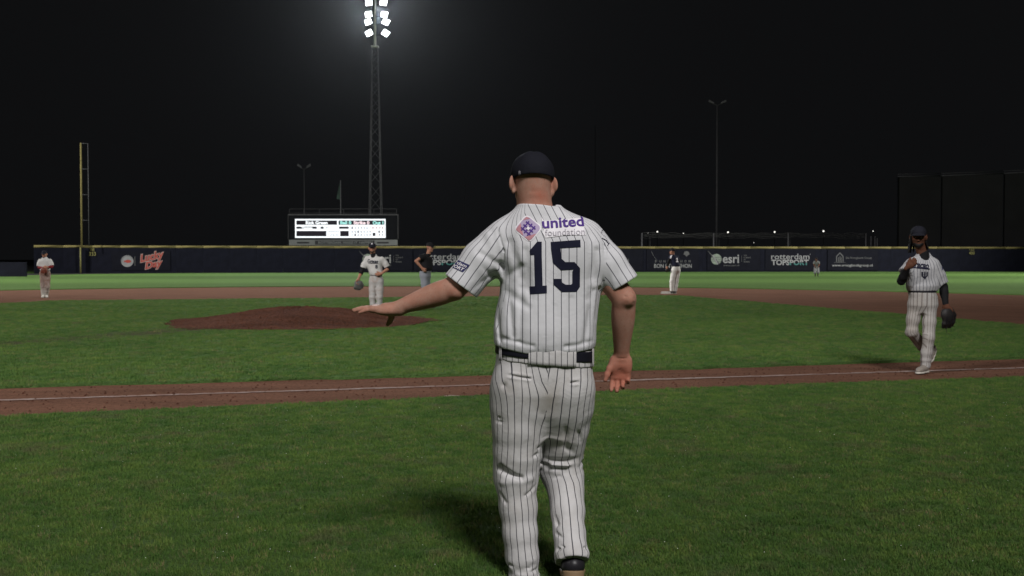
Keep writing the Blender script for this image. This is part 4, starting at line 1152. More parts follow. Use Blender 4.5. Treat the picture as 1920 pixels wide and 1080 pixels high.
    sl = g('sleeve', (.9, .9)); slr = g('sleeve_r', (.066, .076)); shz = (J['shL']+J['shR'])/2
    def shirt_f(P):
        d = stack(P, [(waist[2]-.005*s, waist[0], waist[1], hw_*.98*fat, hd_*1.0*fat), (waist[2]+.06*s, waist[0], waist[1], hw_*1.06*fat*blouse, hd_*1.12*fat*blouse), (chest[2]-.06*s, chest[0], chest[1], cw*1.0, cd*1.02), (chest[2]+.06*s, chest[0], chest[1], cw*1.0, cd), (shz[2]-.01*s, (shz[0]+chest[0])/2, (chest[1]+shz[1])/2, cw*.92, cd*.82), (neck[2]-.03*s, neck[0], neck[1], cw*.50, cd*.62), (neck[2]+.012*s, neck[0], neck[1], .072*s, .070*s)], ty, zk=.012)
        for i, k in enumerate(('L', 'R')):
            sh, el, wr, _ = arms[i]; a = nrm(el-sh); end = sh+(el-sh)*sl[i]
            s0_ = sh+(shz-sh)*.10-np.array([0, 0, .022*s]); e = chain(P, [s0_, sh+(el-sh)*.5, end+a*.03], [slr[0]*s, (slr[0]+slr[1])/2*s, slr[1]*s], .02)
            e = e+.006*s*vn(P+seedv+5, (14, 14, 14))
            cut = (P-end.astype(np.float32))@a.astype(np.float32)
            d = smin(d, smax(e, cut, .005), .075*s)
        d = d+.011*s*vn(P+seedv, (9, 9, 4.5))+.007*s*vn(P+seedv+9, (17, 17, 9))
        nb = g('neckline', None)
        if nb is not None: d = smax(d, -ell(P, J['neck']+np.asarray(nb)*s, np.array([.062, .075, .075])*s), .006)
        return d
    def torso_s(V): return .19*s*np.arctan2((V-chest)@np.array([math.cos(ty), math.sin(ty), 0])/cw, -((V-chest)@np.array([-math.sin(ty), math.cos(ty), 0]))/cd)
    def slv(V):
        o = np.zeros(len(V))
        for i in (0, 1):
            sh, el = arms[i][0], arms[i][1]; w_ = seg(V.astype(np.float32), sh, el, 0, 0) < .12*s
            o = np.where(w_, stripes_axis(sh, el, slr[1]*s, (0, -1, 0))(V), o)
        return o
    def smask(V):
        o = np.zeros(len(V))
        for i in (0, 1):
            sh, el = arms[i][0], arms[i][1]; a = nrm(el-sh); out = nrm(sh-shz)
            o = np.where((((V-sh)@out) > -.01*s) & (np.linalg.norm(V-sh, axis=1) < .40*s), 1., o)
        return o
    jz = sdf_obj('shirt' if g('plain') else 'jersey', shirt_f, np.array([lo[0], lo[1], waist[2]-.06]), np.array([hi[0], hi[1], neck[2]+.1]), vox, jm, E, root, {'s0': torso_s, 's1': slv, 'm': smask})
    if g('undershirt'):
        nk = J['neck']; up_ = nrm(J['head']-nk)
        sdf_obj('undershirt', lambda P: np.maximum(seg(P, nk-np.array([0, 0, .10*s]), nk+up_*.022*s, .082*s, .070*s), (P-(nk+up_*.034*s).astype(np.float32))@up_.astype(np.float32)), nk-.22*s, nk+.16*s, vox*.8, M[g('undershirt')], E, root)
    # ---- undersleeves
    for i, k in enumerate(('L', 'R')):
        us = g('undersleeve', {}).get(k)
        if us:
            sh, el, wr, _ = arms[i]; t1 = us[1]; pts_ = [sh+(el-sh)*.55, el]; rd = [.054*s, .050*s]
            e2 = el+(wr-el)*.3
            if t1 > 1: pts_ += [e2, el+(wr-el)*(t1-1)]; rd += [.052*s, (.044-.010*(t1-1))*s]
            else: pts_[1] = sh+(el-sh)*t1
            def uf(P, pts_=pts_, rd=rd): return chain(P, pts_, rd, .015*s)+.004*s*vn(P, (20, 20, 26))
            A = np.array(pts_); sdf_obj('undersleeve', uf, A.min(0)-.08*s, A.max(0)+.08*s, vox, M[us[0]], E, root)
    # ---- cap, shoes
    cap_obj(E, root, J['head'], HR, s, M[g('cap', 'navy_cloth')], vox*.8, g('cap_tilt', 0.0), g('brim', True), g('cap_low', .034))
    for k in ('L', 'R'):
        an, toe = J['an'+k], J['toe'+k]
        if 'heel'+k in J: hl = J['heel'+k]
        else:
            f_ = nrm((toe-an)*np.array([1, 1, 0])); hl = np.array([an[0], an[1], 0])-f_*.055*s; hl[2] = .012; toe = hl+f_*.28*s
        shoe_objs(E, root, hl, toe, s*1.02, M[g('shoe', 'shoe_black')], M[g('sole', 'shoe_white')], vox*.7)
    if g('beard'):
        def bf(P):
            Q = ((P-J['head'].astype(np.float32))@HR.astype(np.float32))/s
            d = smin(ell(Q, (0, .045, -.075), (.062, .052, .048)), ell(Q, (0, .08, -.095), (.03, .026, .026)), .02)
            d = smax(d, Q[:, 2]+.060+.3*np.maximum(.04-np.abs(Q[:, 0]), 0), .01)
            return d*s
        sdf_obj('beard', bf, J['head']-.17*s, J['head']+.17*s, vox*.8, M[g('beard')], E, root)
    return dict(E=E, J=J, HL=HL, HR=HR, jersey=jz, trousers=tr, s=s, body=bo)
def mitt(name, label, c, d, n, s, mat, vox, strings=False):
    """leather fielding glove hanging fingers along d, back towards n"""
    c = np.asarray(c, float); d = nrm(d); n = nrm(np.asarray(n)-np.dot(n, d)*d); sd = np.cross(d, n); Rm = np.stack([sd, n, d], 1)
    root = c.copy()
    def f(P):
        q = ((P-c.astype(np.float32))@Rm.astype(np.float32))/s
        e = ell(q, (0, 0, -.01), (.092, .045, .095)); 
        for i, x in enumerate((-.062, -.022, .020, .060)):
            e = smin(e, chain(q, [(x*.8, .0, .02), (x*1.05, -.012, .085), (x*1.08, -.036, .140-abs(i-1.5)*.012)], [.027, .026, .020], .012), .010)
        e = smin(e, chain(q, [(-.07, -.01, -.05), (-.115, -.030, .01), (-.118, -.055, .075)], [.034, .029, .022], .02), .016)
        e = smin(e, rbox(q, (-.085, -.035, .075), (.016, .008, .045), .006), .01)     # web
        e = smax(e, -ell(q, (-.01, -.050, .03), (.075, .034, .085)), .012)
        e = smax(e, -ell(q, (0, 0, -.105), (.045, .024, .045)), .01)
        return e*s+.002*s*vn(q, 40)
    E = empty(name, tuple(root), label=label, cat='baseball glove')
    o = sdf_obj('shell', f, c-.22*s, c+.22*s, vox, M[mat], E, root)
    if strings:
        for x in (-.02, .05):
            p = c+(sd*x+d*.12)*s; MB().tube(tuple(p-root), tuple(p+np.array([.003, 0, -.075])*s-root), .0028*s, n=5).build('lace', M[mat], E)
        mb = MB()
        for x in (-.07, -.03, .012, .05): mb.tube(tuple((sd*x+n*.046+d*.0)*s), tuple((sd*(x*1.15)+n*.02+d*.10)*s), .003*s, n=4)
        mb.build('stitching', M['belt'], E)['kind'] = 'stuff'
    return E
# ---- the coach in front: number 15, seen from behind, walking away with the left hand out
DM = 4.56
def mp(px, py, dy=0): return at(px, py, DM+dy)
KP = DM/FPX
def man():
    root = np.array([*at(1018, 1097, DM)[:2], 0.0])
    E = empty('person', tuple(root), label='person in white pinstripe number 15 uniform seen from behind, one arm held out', cat='person')
    z_of = lambda py: mp(960, py)[2]
    head_c = mp(998, 349, .035)
    hf, HL, HR = head_sdf(head_c, R(9), R(-24), R(2), 1.0, jaw=1.1)
    shL, elL, wrL = mp(938, 462, 0), mp(850, 541, -.02), mp(737, 580, .0)
    shR, elR, wrR = mp(1098, 462, 0), mp(1170, 560, -.035), mp(1165, 668, .06)
    hL, _ = hand_sdf(wrL, (-1, .06, .03), (.03, .06, -1), (.1, 1, .0), 1.0, ((3, 4, 3), (5, 4, 3), (5, 5, 4), (9, 7, 4)), (62, 70), tv=(.10, .62, -.72))
    hR, _ = hand_sdf(wrR, (-.05, .05, -1), (-.10, -1, .0), (-1, -.1, 0), 1.08, ((26, 32, 20), (32, 34, 22), (36, 36, 24), (40, 38, 24)), (30, 22))
    neck0 = mp(1005, 395, 0)
    hipL, knL, anL = mp(972, 740, 0), mp(968, 890, .02), mp(984, 1068, 0)
    hipR, knR, anR = mp(1064, 740, 0), mp(1051, 880, .13), mp(1072, 1044, -.125)
    def neckhead(P):
        d = stack(P, [(z_of(430), mp(1010, 430)[0], root[1]+.01, .12, .09), (z_of(398), mp(1006, 400)[0], root[1]+.012, .080, .076), (z_of(380), mp(1004, 380)[0], root[1]+.022, .0715, .073), (z_of(360), mp(1002, 360)[0], root[1]+.028, .068, .074), (z_of(335), mp(1000, 335)[0], root[1]+.03, .066, .077)], 0, 2.0)
        d = smin(d, near(P, head_c, .26, hf), .03)
        # two soft rolls at the nape
        d = d+crease(P, mp(978, 372, -.06), mp(1030, 372, -.06), .010, .0022)+crease(P, mp(982, 358, -.06), mp(1026, 358, -.06), .009, .0016)
        return d
    def armL(P):
        d = chain(P, [shL, (shL+elL)/2, elL], [.052, .057, .053], .006)
        f1 = elL+(wrL-elL)*.30; f2 = elL+(wrL-elL)*.62
        d = smin(d, limb(P, elL, wrL, ((0, .0505), (.2, .0535), (.4, .050), (.7, .038), (1, .0275))), .010)
        d = smin(d, ell(P, mp(858, 549, -.05), (.024, .022, .020)), .028)                         # point of the elbow
        d = d+crease(P, mp(872, 538, -.06), mp(846, 524, -.05), .012, .003)
        d = smin(d, near(P, wrL, .24, hL), .014)
        return d
    def armR(P):
        d = chain(P, [shR, (shR+elR)/2, elR], [.052, .055, .052], .006)
        f1 = elR+(wrR-elR)*.30; f2 = elR+(wrR-elR)*.66
        d = smin(d, limb(P, elR, wrR, ((0, .0495), (.2, .0525), (.4, .0505), (.7, .040), (1, .030))), .010)
        d = smin(d, ell(P, mp(1180, 562, -.08), (.018, .018, .022)), .025)
        d = d+crease(P, mp(1172, 556, -.09), mp(1190, 560, -.08), .006, .0035)+crease(P, mp(1176, 566, -.09), mp(1190, 568, -.08), .006, .003)
        d = smin(d, near(P, wrR, .24, hR), .012)
        # palm lines and wrist crease
        pc = wrR+np.array([0, -.02, 0])
        d = d+crease(P, mp(1150, 672, .03), mp(1182, 672, .03), .0035, .003)
        d = d+crease(P, mp(1152, 705, .04), mp(1180, 700, .04), .004, .003)+crease(P, mp(1153, 708, .04), mp(1170, 680, .04), .004, .0025)
        return d
    legs_ = [(hipL, knL, anL), (hipR, knR, anR)]
    def body(P):
        d = stack(P, [(z_of(760), mp(1018, 700)[0], root[1]-.0, .17, .11), (z_of(640), mp(1021, 640)[0], root[1], .185, .12), (z_of(500), mp(1035, 500)[0], root[1], .19, .12), (z_of(425), mp(1018, 425)[0], root[1]+.01, .12, .08), (z_of(405), mp(1010, 405)[0], root[1]+.01, .09, .075)], 0)
        d = smin(d, near(P, head_c-np.array([0, 0, .04]), .36, neckhead), .02)
        d = smin(d, near(P, (elL+wrL)/2, .44, armL), .02)
        d = smin(d, near(P, (elR+wrR)/2, .44, armR), .02)
        for hp, kn, an in legs_: d = smin(d, chain(P, [hp, kn, kn+(an-kn)*.3, an], [.08, .05, .045, .030], .02), .03)
        return d
    lo = np.array([wrL[0]-.26, root[1]-.36, .03]); hi = np.array([elR[0]+.16, root[1]+.30, 1.90])
    def flush(V):
        nk = np.clip(1-np.linalg.norm((V-mp(1012, 366, -.06))/np.array([.05, .09, .045]), axis=1), 0, 1)*.9
        el = np.clip(1-np.linalg.norm(V-mp(852, 545, -.04), axis=1)/.05, 0, 1)*.6
        hd = np.clip(1-np.linalg.norm(V-mp(1165, 705, .04), axis=1)/.14, 0, 1)*1.1
        er = np.clip(1-np.linalg.norm(V-mp(1041, 347, .04), axis=1)/.04, 0, 1)+np.clip(1-np.linalg.norm(V-mp(966, 352, .04), axis=1)/.04, 0, 1)*.6
        return np.clip(nk+el+hd+er, 0, 1)
    bo = sdf_obj('body', body, lo, hi, .0036, M['skin'], E, root, {'flush': flush})
    face_bits(E, HL, 1.0, M['skin'])
    # cap
    cap = cap_obj(E, root, head_c+np.array([0, 0, 0]), HR, 1.0, M['navy_cloth'], .0034, R(13), True, .024, 0, (.0925, .112, .100))
    VF = polys(*[[(x*.8-.004, y) for x, y in q] for q in ([(-.006, -.009), (-.003, -.009), (-.003, .009), (-.006, .009)], [(-.003, .006), (.004, .006), (.004, .009), (-.003, .009)], [(-.003, -.0015), (.005, -.0015), (.005, .0015), (-.003, .0015)], [(.004, .0015), (.007, .0015), (.007, .006), (.004, .006)], [(.005, -.006), (.008, -.006), (.008, -.0015), (.005, -.0015)], [(-.003, -.009), (.005, -.009), (.005, -.006), (-.003, -.006)])])
    decal('emblem', VF, cap, mp(968.5, 322.5, -.1), (1, 0, 0), (0, 0, 1), (.35, 1, 0), M['patch_grey'], .004, .0015)
    # ---------------- trousers
    def px_chain(rows):
        return [mp(cx, py, dy) for py, cx, hw, dy in rows], [hw*KP*(DM+dy)/DM for py, cx, hw, dy in rows]
    LL = [(735, 972, 50, 0), (765, 971, 49.5, 0), (800, 971.5, 47.5, .0), (850, 969.5, 43.5, .012), (880, 968, 39.5, .02), (900, 968, 38.5, .02), (950, 972, 33.5, .01), (1000, 975.5, 31, -.005), (1040, 979, 29, -.012), (1100, 986, 29, -.02)]
    RL = [(735, 1066, 46, 0), (765, 1063, 45.5, .025), (800, 1058.5, 44, .07), (830, 1053, 42, .105), (858, 1049, 39.0, .13), (880, 1051, 37.5, .135), (897, 1057, 34.5, .115), (925, 1061.5, 31.5, .07), (960, 1065, 30, .01), (1000, 1068, 28.5, -.055), (1030, 1071, 26.5, -.105), (1044, 1072, 30, -.125), (1062, 1074, 29, -.145)]
    pL, rL = px_chain(LL); pR, rR = px_chain(RL)
    kk_ = KP*1.0
    C_ = []   # creases: p, q, width, amplitude (towards the viewer side)
    def cr(x0, y0, x1, y1, w, a, d0=-.09, d1=-.09): C_.append((mp(x0, y0, d0), mp(x1, y1, d1), w, a))
    # left leg folds
    cr(948, 722, 1015, 772, .017, .017, -.10, -.08); cr(965, 718, 1005, 746, .010, .007, -.11, -.11)
    cr(938, 782, 992, 796, .009, .012, -.08, -.09); cr(930, 790, 960, 792, .008, .006)
    cr(938, 880, 977, 896, .015, .017, -.06, -.07); cr(942, 872, 962, 886, .010, .008, -.06, -.07); cr(960, 868, 1006, 852, .009, .009, -.07, -.06); cr(968, 858, 1008, 838, .008, .006, -.07, -.05)
    cr(985, 928, 1007, 910, .008, .008, -.06, -.04); cr(936, 925, 948, 942, .008, .008, -.05, -.06)
    cr(940, 905, 1000, 898, .018, -.006, -.07, -.07)
    cr(958, 1058, 990, 1064, .009, .009, -.06, -.07); cr(975, 1074, 1012, 1068, .008, .009, -.07, -.06); cr(960, 1050, 1000, 1050, .014, -.004, -.06, -.07)
    # seam between the buttocks
    cr(1026, 690, 1024, 770, .012, .020, -.10, -.08); cr(1024, 720, 1018, 790, .012, .014, -.09, -.06)
    # right leg folds
    cr(1030, 845, 1062, 838, .012, .008, -.04, -.04); cr(1064, 842, 1090, 862, .012, .013, -.02, -.01); cr(1060, 800, 1062, 840, .012, .007, -.06, -.03); cr(1078, 795, 1090, 830, .010, .008, -.04, -.02); cr(1072, 760, 1100, 742, .014, .006, -.09, -.07)
    cr(1012, 864, 1088, 862, .012, .013, .02, .02); cr(1014, 872, 1090, 874, .008, -.009, .01, .01); cr(1012, 882, 1060, 878, .007, .010, .01, .01); cr(1020, 890, 1090, 884, .007, .008, .01, .01); cr(1030, 900, 1050, 893, .007, .008, .02, .02); cr(1055, 880, 1088, 872, .006, .006, .01, .01)
    cr(1036, 965, 1048, 985, .010, .010, -.06, -.07); cr(1042, 1000, 1060, 1010, .009, .007, -.10, -.12)
    cr(1045, 1030, 1100, 1028, .008, .012, -.15, -.15); cr(1050, 1024, 1075, 1030, .006, .010, -.16, -.16); cr(1068, 1030, 1096, 1036, .006, .009, -.17, -.16)
    # pockets: slit, lip above
    for x0, y0, x1, y1 in ((937, 700, 994, 708), (1070, 716, 1108, 714)):
        cr(x0, y0+1.5, x1, y1+1.5, .0046, .012, -.135, -.145); cr(x0, y0-3.5, x1, y1-3.5, .006, -.0035, -.135, -.145); cr(x0+2, y0+6, x1-2, y1+6, .006, -.0045, -.14, -.15)
    def pants(P):
        d = stack(P, [(z_of(815), mp(1016, 760)[0], root[1]+.03, .12, .07), (z_of(775), mp(1017, 760)[0], root[1]+.01, .188, .118), (z_of(735), mp(1017.5, 735)[0], root[1]-.004, .212, .142), (z_of(700), mp(1018, 700)[0], root[1]-.002, .2115, .150), (z_of(670), mp(1020, 670)[0], root[1]+.0, .209, .147), (z_of(645), mp(1021, 648)[0], root[1], .208, .145)], 0, 2.2, .012)
        d = smin(d, ell(P, mp(976, 722, -.055), (.098, .095, .105)), .03); d = smin(d, ell(P, mp(1062, 724, -.05), (.092, .092, .105)), .03)
        a = chain(P, pL, rL, .03, (1, .93, 1)); b = chain(P, pR, rR, .03, (1, .93, 1))
        a = smax(a, z_of(1089)-P[:, 2], .004)
        ax = nrm(pR[-1]-pR[-3]); b = smax(b, (P-mp(1074, 1052, -.14).astype(np.float32))@ax.astype(np.float32), .004)
        cal = np.clip((z_of(890)-P[:, 2])/.10, 0, 1)
        a = a+.004*vn(P, (12, 12, 3))+.0035*vn(P+3, (24, 24, 14))
        b = b+.004*vn(P+7, (12, 12, 3))+.0035*vn(P+11, (24, 24, 14))
        # gathered knee back and ankle of the lifted leg
        gk = np.exp(-((P[:, 2]-z_of(877))/.030)**2); b = b+.018*vn(P+2, (24, 24, 58))*gk
        ga = np.exp(-((P[:, 2]-z_of(1036))/.040)**2); b = b+.014*vn(P+5, (26, 26, 50))*ga
        gl = np.exp(-((P[:, 2]-z_of(1068))/.045)**2); a = a+.014*vn(P+8, (20, 20, 46))*gl
        gk2 = np.exp(-((P[:, 2]-z_of(868))/.055)**2); a = a+.006*vn(P+4, (12, 12, 34))*gk2
        legs = smin(a, b, .012)
        d = smin(d, legs, .06)
        for p, q, w_, am in C_:
            mk = (np.abs(P[:, 2]-(p[2]+q[2])/2) < abs(p[2]-q[2])/2+.05) & (np.abs(P[:, 0]-(p[0]+q[0])/2) < abs(p[0]-q[0])/2+.05)
            if mk.any(): d[mk] += crease(P[mk]*np.array([1, .55, 1], np.float32), p*np.array([1, .55, 1]), q*np.array([1, .55, 1]), w_*.9, am*1.05)
        return d+.004*vn(P+1, (15, 15, 8))
    seamx = [mp(1024, 655)[0], mp(1026, 700)[0], mp(1022, 770)[0], mp(1013, 860)[0], mp(1020, 1090)[0]]; seamz = [z_of(655), z_of(700), z_of(770), z_of(860), z_of(1090)]
    def side(V): return (V[:, 0] > np.interp(-V[:, 2], [-z for z in seamz], seamx)).astype(float)
    def leg_s(pp, rr, off):
        zz = np.array([p[2] for p in pp])[::-1]; xx = np.array([p[0] for p in pp])[::-1]; yy = np.array([p[1] for p in pp])[::-1]; r_ = np.array(rr)[::-1]
        def f(V):
            cx = np.interp(V[:, 2], zz, xx); cy = np.interp(V[:, 2], zz, yy); r = np.interp(V[:, 2], zz, r_)
            t = np.arctan2(V[:, 0]-cx, -(V[:, 1]-cy))
            up = np.clip((V[:, 2]-z_of(760))/.12, 0, 1)       # above the fork the lines lean to the centre seam
            return r*t*(1-.0*up)+off+up*(V[:, 2]-z_of(760))*(.34 if off < .005 else -.20)*np.clip(np.abs(t), 0, 1.2)*1.0
        return f
    def dirt(V):
        seat = np.clip(1-np.linalg.norm((V-mp(1030, 752, -.12))/np.array([.075, .12, .11]), axis=1), 0, 1)*.8
        sp = np.clip(1-np.linalg.norm((V-mp(952, 730, -.12))/np.array([.05, .1, .05]), axis=1), 0, 1)*.45
        th = np.clip(1-np.linalg.norm((V-mp(1050, 820, -.02))/np.array([.09, .12, .10]), axis=1), 0, 1)*.5
        return np.clip(seat+sp+th, 0, .8)
    tr = sdf_obj('trousers', pants, np.array([mp(900, 700)[0], root[1]-.38, z_of(1100)]), np.array([mp(1135, 700)[0], root[1]+.32, z_of(640)]), .0044, M['trousers'], E, root, {'s0': leg_s(pL, rL, 0), 's1': leg_s(pR, rR, .01), 'm': side, 'dirt': dirt})
    # waistband and belt
    def band(P, y0, y1, g_):
        return stack(P, [(z_of(y1)+.0*P[0, 2], mp(1021, 660)[0], root[1]-.004, .2095+g_, .1495+g_), (z_of(y0), mp(1021, 655)[0], root[1]-.004, .2065+g_, .1475+g_)], 0, 2.2, .004)
    tilt = lambda P: np.stack([P[:, 0], P[:, 1], P[:, 2]+(P[:, 0]-mp(1021, 660)[0])*.085], 1).astype(np.float32)
    bx = (np.array([mp(900, 660)[0], root[1]-.2, z_of(690)]), np.array([mp(1140, 660)[0], root[1]+.2, z_of(635)]))
    sdf_obj('waistband', lambda P: band(tilt(P), 648, 679, .001)+.003*vn(P, (20, 20, 12)), *bx, .0044, M['trousers'], E, root, {'s0': lambda V: V[:, 0]*1.0+.012, 's1': lambda V: V[:, 0]+.012, 'm': side, 'dirt': lambda V: V[:, 0]*0})
    belt = sdf_obj('belt', lambda P: band(tilt(P), 650, 669, .0065), *bx, .0040, M['belt'], E, root)
    # belt loops: wide cloth tunnels at the back
    def loop(x0, x1):
        V = []; F = []; n = 12; bv = BV[belt.name]
        for i in range(n+1):
            x = x0+(x1-x0)*i/n; tl = (x-1021)*.075
            zc = mp(x, 662+tl)[2]; xx = mp(x, 660)[0]
            h = bv.ray_cast(Vector((xx, root[1]-.5, zc)), Vector((0, 1, 0))); y0 = h[0].y if h[0] else root[1]-.14
            for j, (py, o_) in enumerate(((645, .002), (647, -.004), (655, -.0055), (664, -.006), (672, -.0055), (677, -.004), (679, .004))):
                V.append((xx-root[0], y0+o_+.0018*math.sin(i*1.3+j)-root[1], mp(x, py+tl)[2]))
            if i:
                for j in range(6): a = (i-1)*7+j; F.append((a, a+7, a+8, a+1))
        o = mesh_obj('belt_loop', V, F, M['trousers'], E, True)
        for k in ('s0', 's1'):
            a = o.data.attributes.new(k, 'FLOAT', 'POINT'); a.data.foreach_set('value', [v[0]+root[0]+.012 for v in V])
        return o
    loop(990, 1077)
    loop(1108.5, 1113); loop(936, 941)
    # ---------------- jersey
    J_ = []
    def jc(x0, y0, x1, y1, w, a, d0=-.13, d1=-.13): J_.append((mp(x0, y0, d0), mp(x1, y1, d1), w, a))
    jc(957, 455, 985, 540, .020, .010); jc(985, 470, 996, 560, .016, .007); jc(952, 520, 978, 500, .014, .009); jc(945, 545, 990, 575, .018, .008); jc(955, 560, 962, 630, .012, .008); jc(930, 575, 940, 640, .010, .009, -.08, -.08)
    jc(978, 540, 975, 640, .013, .007); jc(1000, 590, 998, 645, .012, .005); jc(1105, 440, 1110, 520, .020, .010); jc(1120, 470, 1105, 560, .014, .009); jc(1112, 545, 1096, 640, .013, .009, -.11, -.12); jc(1122, 540, 1120, 600, .010, .008, -.06, -.08)
    jc(1040, 575, 1044, 648, .014, .004); jc(1070, 560, 1062, 645, .016, .005); jc(930, 632, 1000, 648, .010, .006, -.11, -.15); jc(1060, 650, 1115, 640, .010, .006, -.15, -.10)
    jc(915, 440, 938, 520, .016, -.006, -.06, -.06); jc(905, 500, 935, 530, .012, .007, -.06, -.05); jc(900, 475, 945, 500, .014, .007, -.07, -.06); jc(880, 545, 925, 510, .012, .006, -.05, -.04)
    jc(1132, 500, 1150, 545, .010, .007, -.05, -.05); jc(1140, 470, 1160, 535, .014, .006, -.06, -.06)
    # armhole seams
    jc(926, 410, 945, 470, .005, .0035, -.08, -.09); jc(945, 470, 944, 545, .005, .0035, -.09, -.08); jc(1122, 405, 1133, 460, .005, .0035, -.09, -.09); jc(1133, 460, 1129, 545, .005, .0035, -.09, -.07)
    hemL, hemR = mp(864, 536, -.01), mp(1169, 533.5, -.02)
    aL = nrm(mp(864, 536, -.01)-mp(930, 440, 0)); aR = nrm(hemR-mp(1118, 440, 0))
    # hem planes from the photo
    aL = nrm(np.array([-.60, -.05, -.81])); aR = nrm(np.array([.52, -.06, -.845]))
    prof = [(z_of(668), 1021, .190, .140), (z_of(657), 1021, .212, .160), (z_of(642), 1021.5, .2235, .171), (z_of(615), 1021.5, .2245, .174), (z_of(585), 1025, .2235, .166), (z_of(550), 1032, .219, .156), (z_of(500), 1039, .226, .148), (z_of(460), 1036, .230, .136), (z_of(432), 1024, .222, .118), (z_of(412), 1019, .196, .104), (z_of(400), 1014, .142, .096), (z_of(393), 1011, .112, .091), (z_of(384), 1009, .094, .085)]
    prof = [(z, mp(cx, 540)[0], root[1]+(.0 if z < z_of(430) else .012), a, b) for z, cx, a, b in prof]
    hx = [mp(x, 655)[0] for x in (915, 945, 985, 1050, 1085, 1125)]; hz_ = [z_of(y) for y in (641, 650, 658, 660, 655, 651)]
    def jer(P):
        disp = .012*vn(P+13, (8, 8, 3.4))*np.clip((z_of(430)-P[:, 2])/.15, 0, 1)+.007*vn(P+17, (17, 17, 7))
        for p, q, w_, am in J_:
            mk = (np.abs(P[:, 2]-(p[2]+q[2])/2) < abs(p[2]-q[2])/2+.06) & (np.abs(P[:, 0]-(p[0]+q[0])/2) < abs(p[0]-q[0])/2+.06) & (P[:, 1] < root[1]+.03)
            if mk.any(): disp[mk] += crease(P[mk]*np.array([1, .4, 1], np.float32), p*np.array([1, .4, 1]), q*np.array([1, .4, 1]), w_, am*1.25)
        d = stack(P, prof, 0, 2.25, .006)
        d = smin(d, ell(P, mp(985, 474, -.085), (.085, .06, .10)), .05); d = smin(d, ell(P, mp(1085, 474, -.085), (.085, .06, .10)), .05)
        d = d+.010*np.exp(-((P[:, 0]-mp(1034, 500)[0])/.045)**2)*np.clip((P[:, 2]-z_of(620))/.2, 0, 1)*(P[:, 1] < root[1])
        sL = chain(P, [mp(940, 449, .0), mp(902, 490, -.005), hemL+aL*.05], [.078, .084, .088], .03, (1, .92, 1))
        sR = chain(P, [mp(1096, 449, .0), mp(1137, 492, -.01), hemR+aR*.05], [.080, .074, .074], .03, (1, .92, 1))
        nz = disp+.007*vn(P+21, (12, 12, 8)); d = d+disp
        sL = sL+nz; sR = sR+nz
        cL = (P-hemL.astype(np.float32))@aL.astype(np.float32); cR = (P-hemR.astype(np.float32))@aR.astype(np.float32)
        cL = cL+.004*vn(P+2, (16, 16, 16)); cR = cR+.004*vn(P+2, (16, 16, 16))
        d = smin(d, smax(sL, cL, .003), .045); d = smin(d, smax(sR, cR, .003), .045)
        d = np.maximum(d, -np.maximum(sL+.0095, -(cL+.12))); d = np.maximum(d, -np.maximum(sR+.0095, -(cR+.10)))
        d = smax(d, np.interp(P[:, 0], hx, hz_).astype(np.float32)-P[:, 2], .004)
        d = np.maximum(d, -np.maximum(seg(P, mp(1007, 386, .03), mp(1003, 340, .04), .082, .097), z_of(404)-P[:, 2]))
        return d
    cxs = mp(1030, 540)[0]
    def ts(V):
        t = np.arctan2((V[:, 0]-cxs)/.222, -(V[:, 1]-root[1])/.165)
        z = V[:, 2]; sh = .42*np.maximum(0, z-z_of(455))+.10*np.maximum(0, z-z_of(430))
        xw = (V[:, 0]-cxs)
        flat = np.where(np.abs(t) < 1.0, xw*1.05, .222*t*1.02)
        k = np.clip((np.abs(t)-.8)/.4, 0, 1); return xw*1.06*(1-k)+.226*t*k+sh+.004
    fL = stripes_axis(mp(930, 440, 0), hemL, .088, (0, -1, 0)); fR = stripes_axis(mp(1110, 440, 0), hemR, .080, (0, -1, 0))
    left = lambda V: V[:, 0] < cxs
    def ss(V): return np.where(left(V), fL(V), fR(V))
    def sm(V):
        zz = V[:, 2]
        bl = np.interp(-zz, [-z_of(405), -z_of(440), -z_of(470), -z_of(550)], [mp(926, 410)[0], mp(938, 440)[0], mp(946, 470)[0], mp(944, 550)[0]])
        br = np.interp(-zz, [-z_of(400), -z_of(430), -z_of(460), -z_of(550)], [mp(1121, 405)[0], mp(1129, 430)[0], mp(1133, 460)[0], mp(1130, 550)[0]])
        return np.where((zz > z_of(575)) & ((V[:, 0] < bl) | (V[:, 0] > br)), 1., 0.)
    je = sdf_obj('jersey', jer, np.array([mp(815, 500)[0], root[1]-.32, z_of(668)]), np.array([mp(1212, 500)[0], root[1]+.30, z_of(366)]), .0042, M['jersey'], E, root, {'s0': ts, 's1': ss, 'm': sm})
    # ---------------- prints on the back
    def put(name, VF, px, py, mat, step=.010, off=.0022, rot=0.0, par=None):
        return decal(name, VF, je, mp(px, py, -.2), (1, 0, 0), (0, 0, 1), (0, 1, 0), M[mat], step, off, rot)
    k = KP*.965
    def q(pts, cx, cy): return [((x-cx)*k, (cy-y)*k) for x, y in pts]
    c0 = (1042, 500)
    # the numerals, traced as block figures
    one = [[(993.5, 470), (1008, 453), (1016.5, 453), (1016.5, 535.5), (1003.5, 536), (1002, 478), (994.5, 478.5)], [(993.5, 537.5), (1026, 535.5), (1026, 550), (994, 552)]]
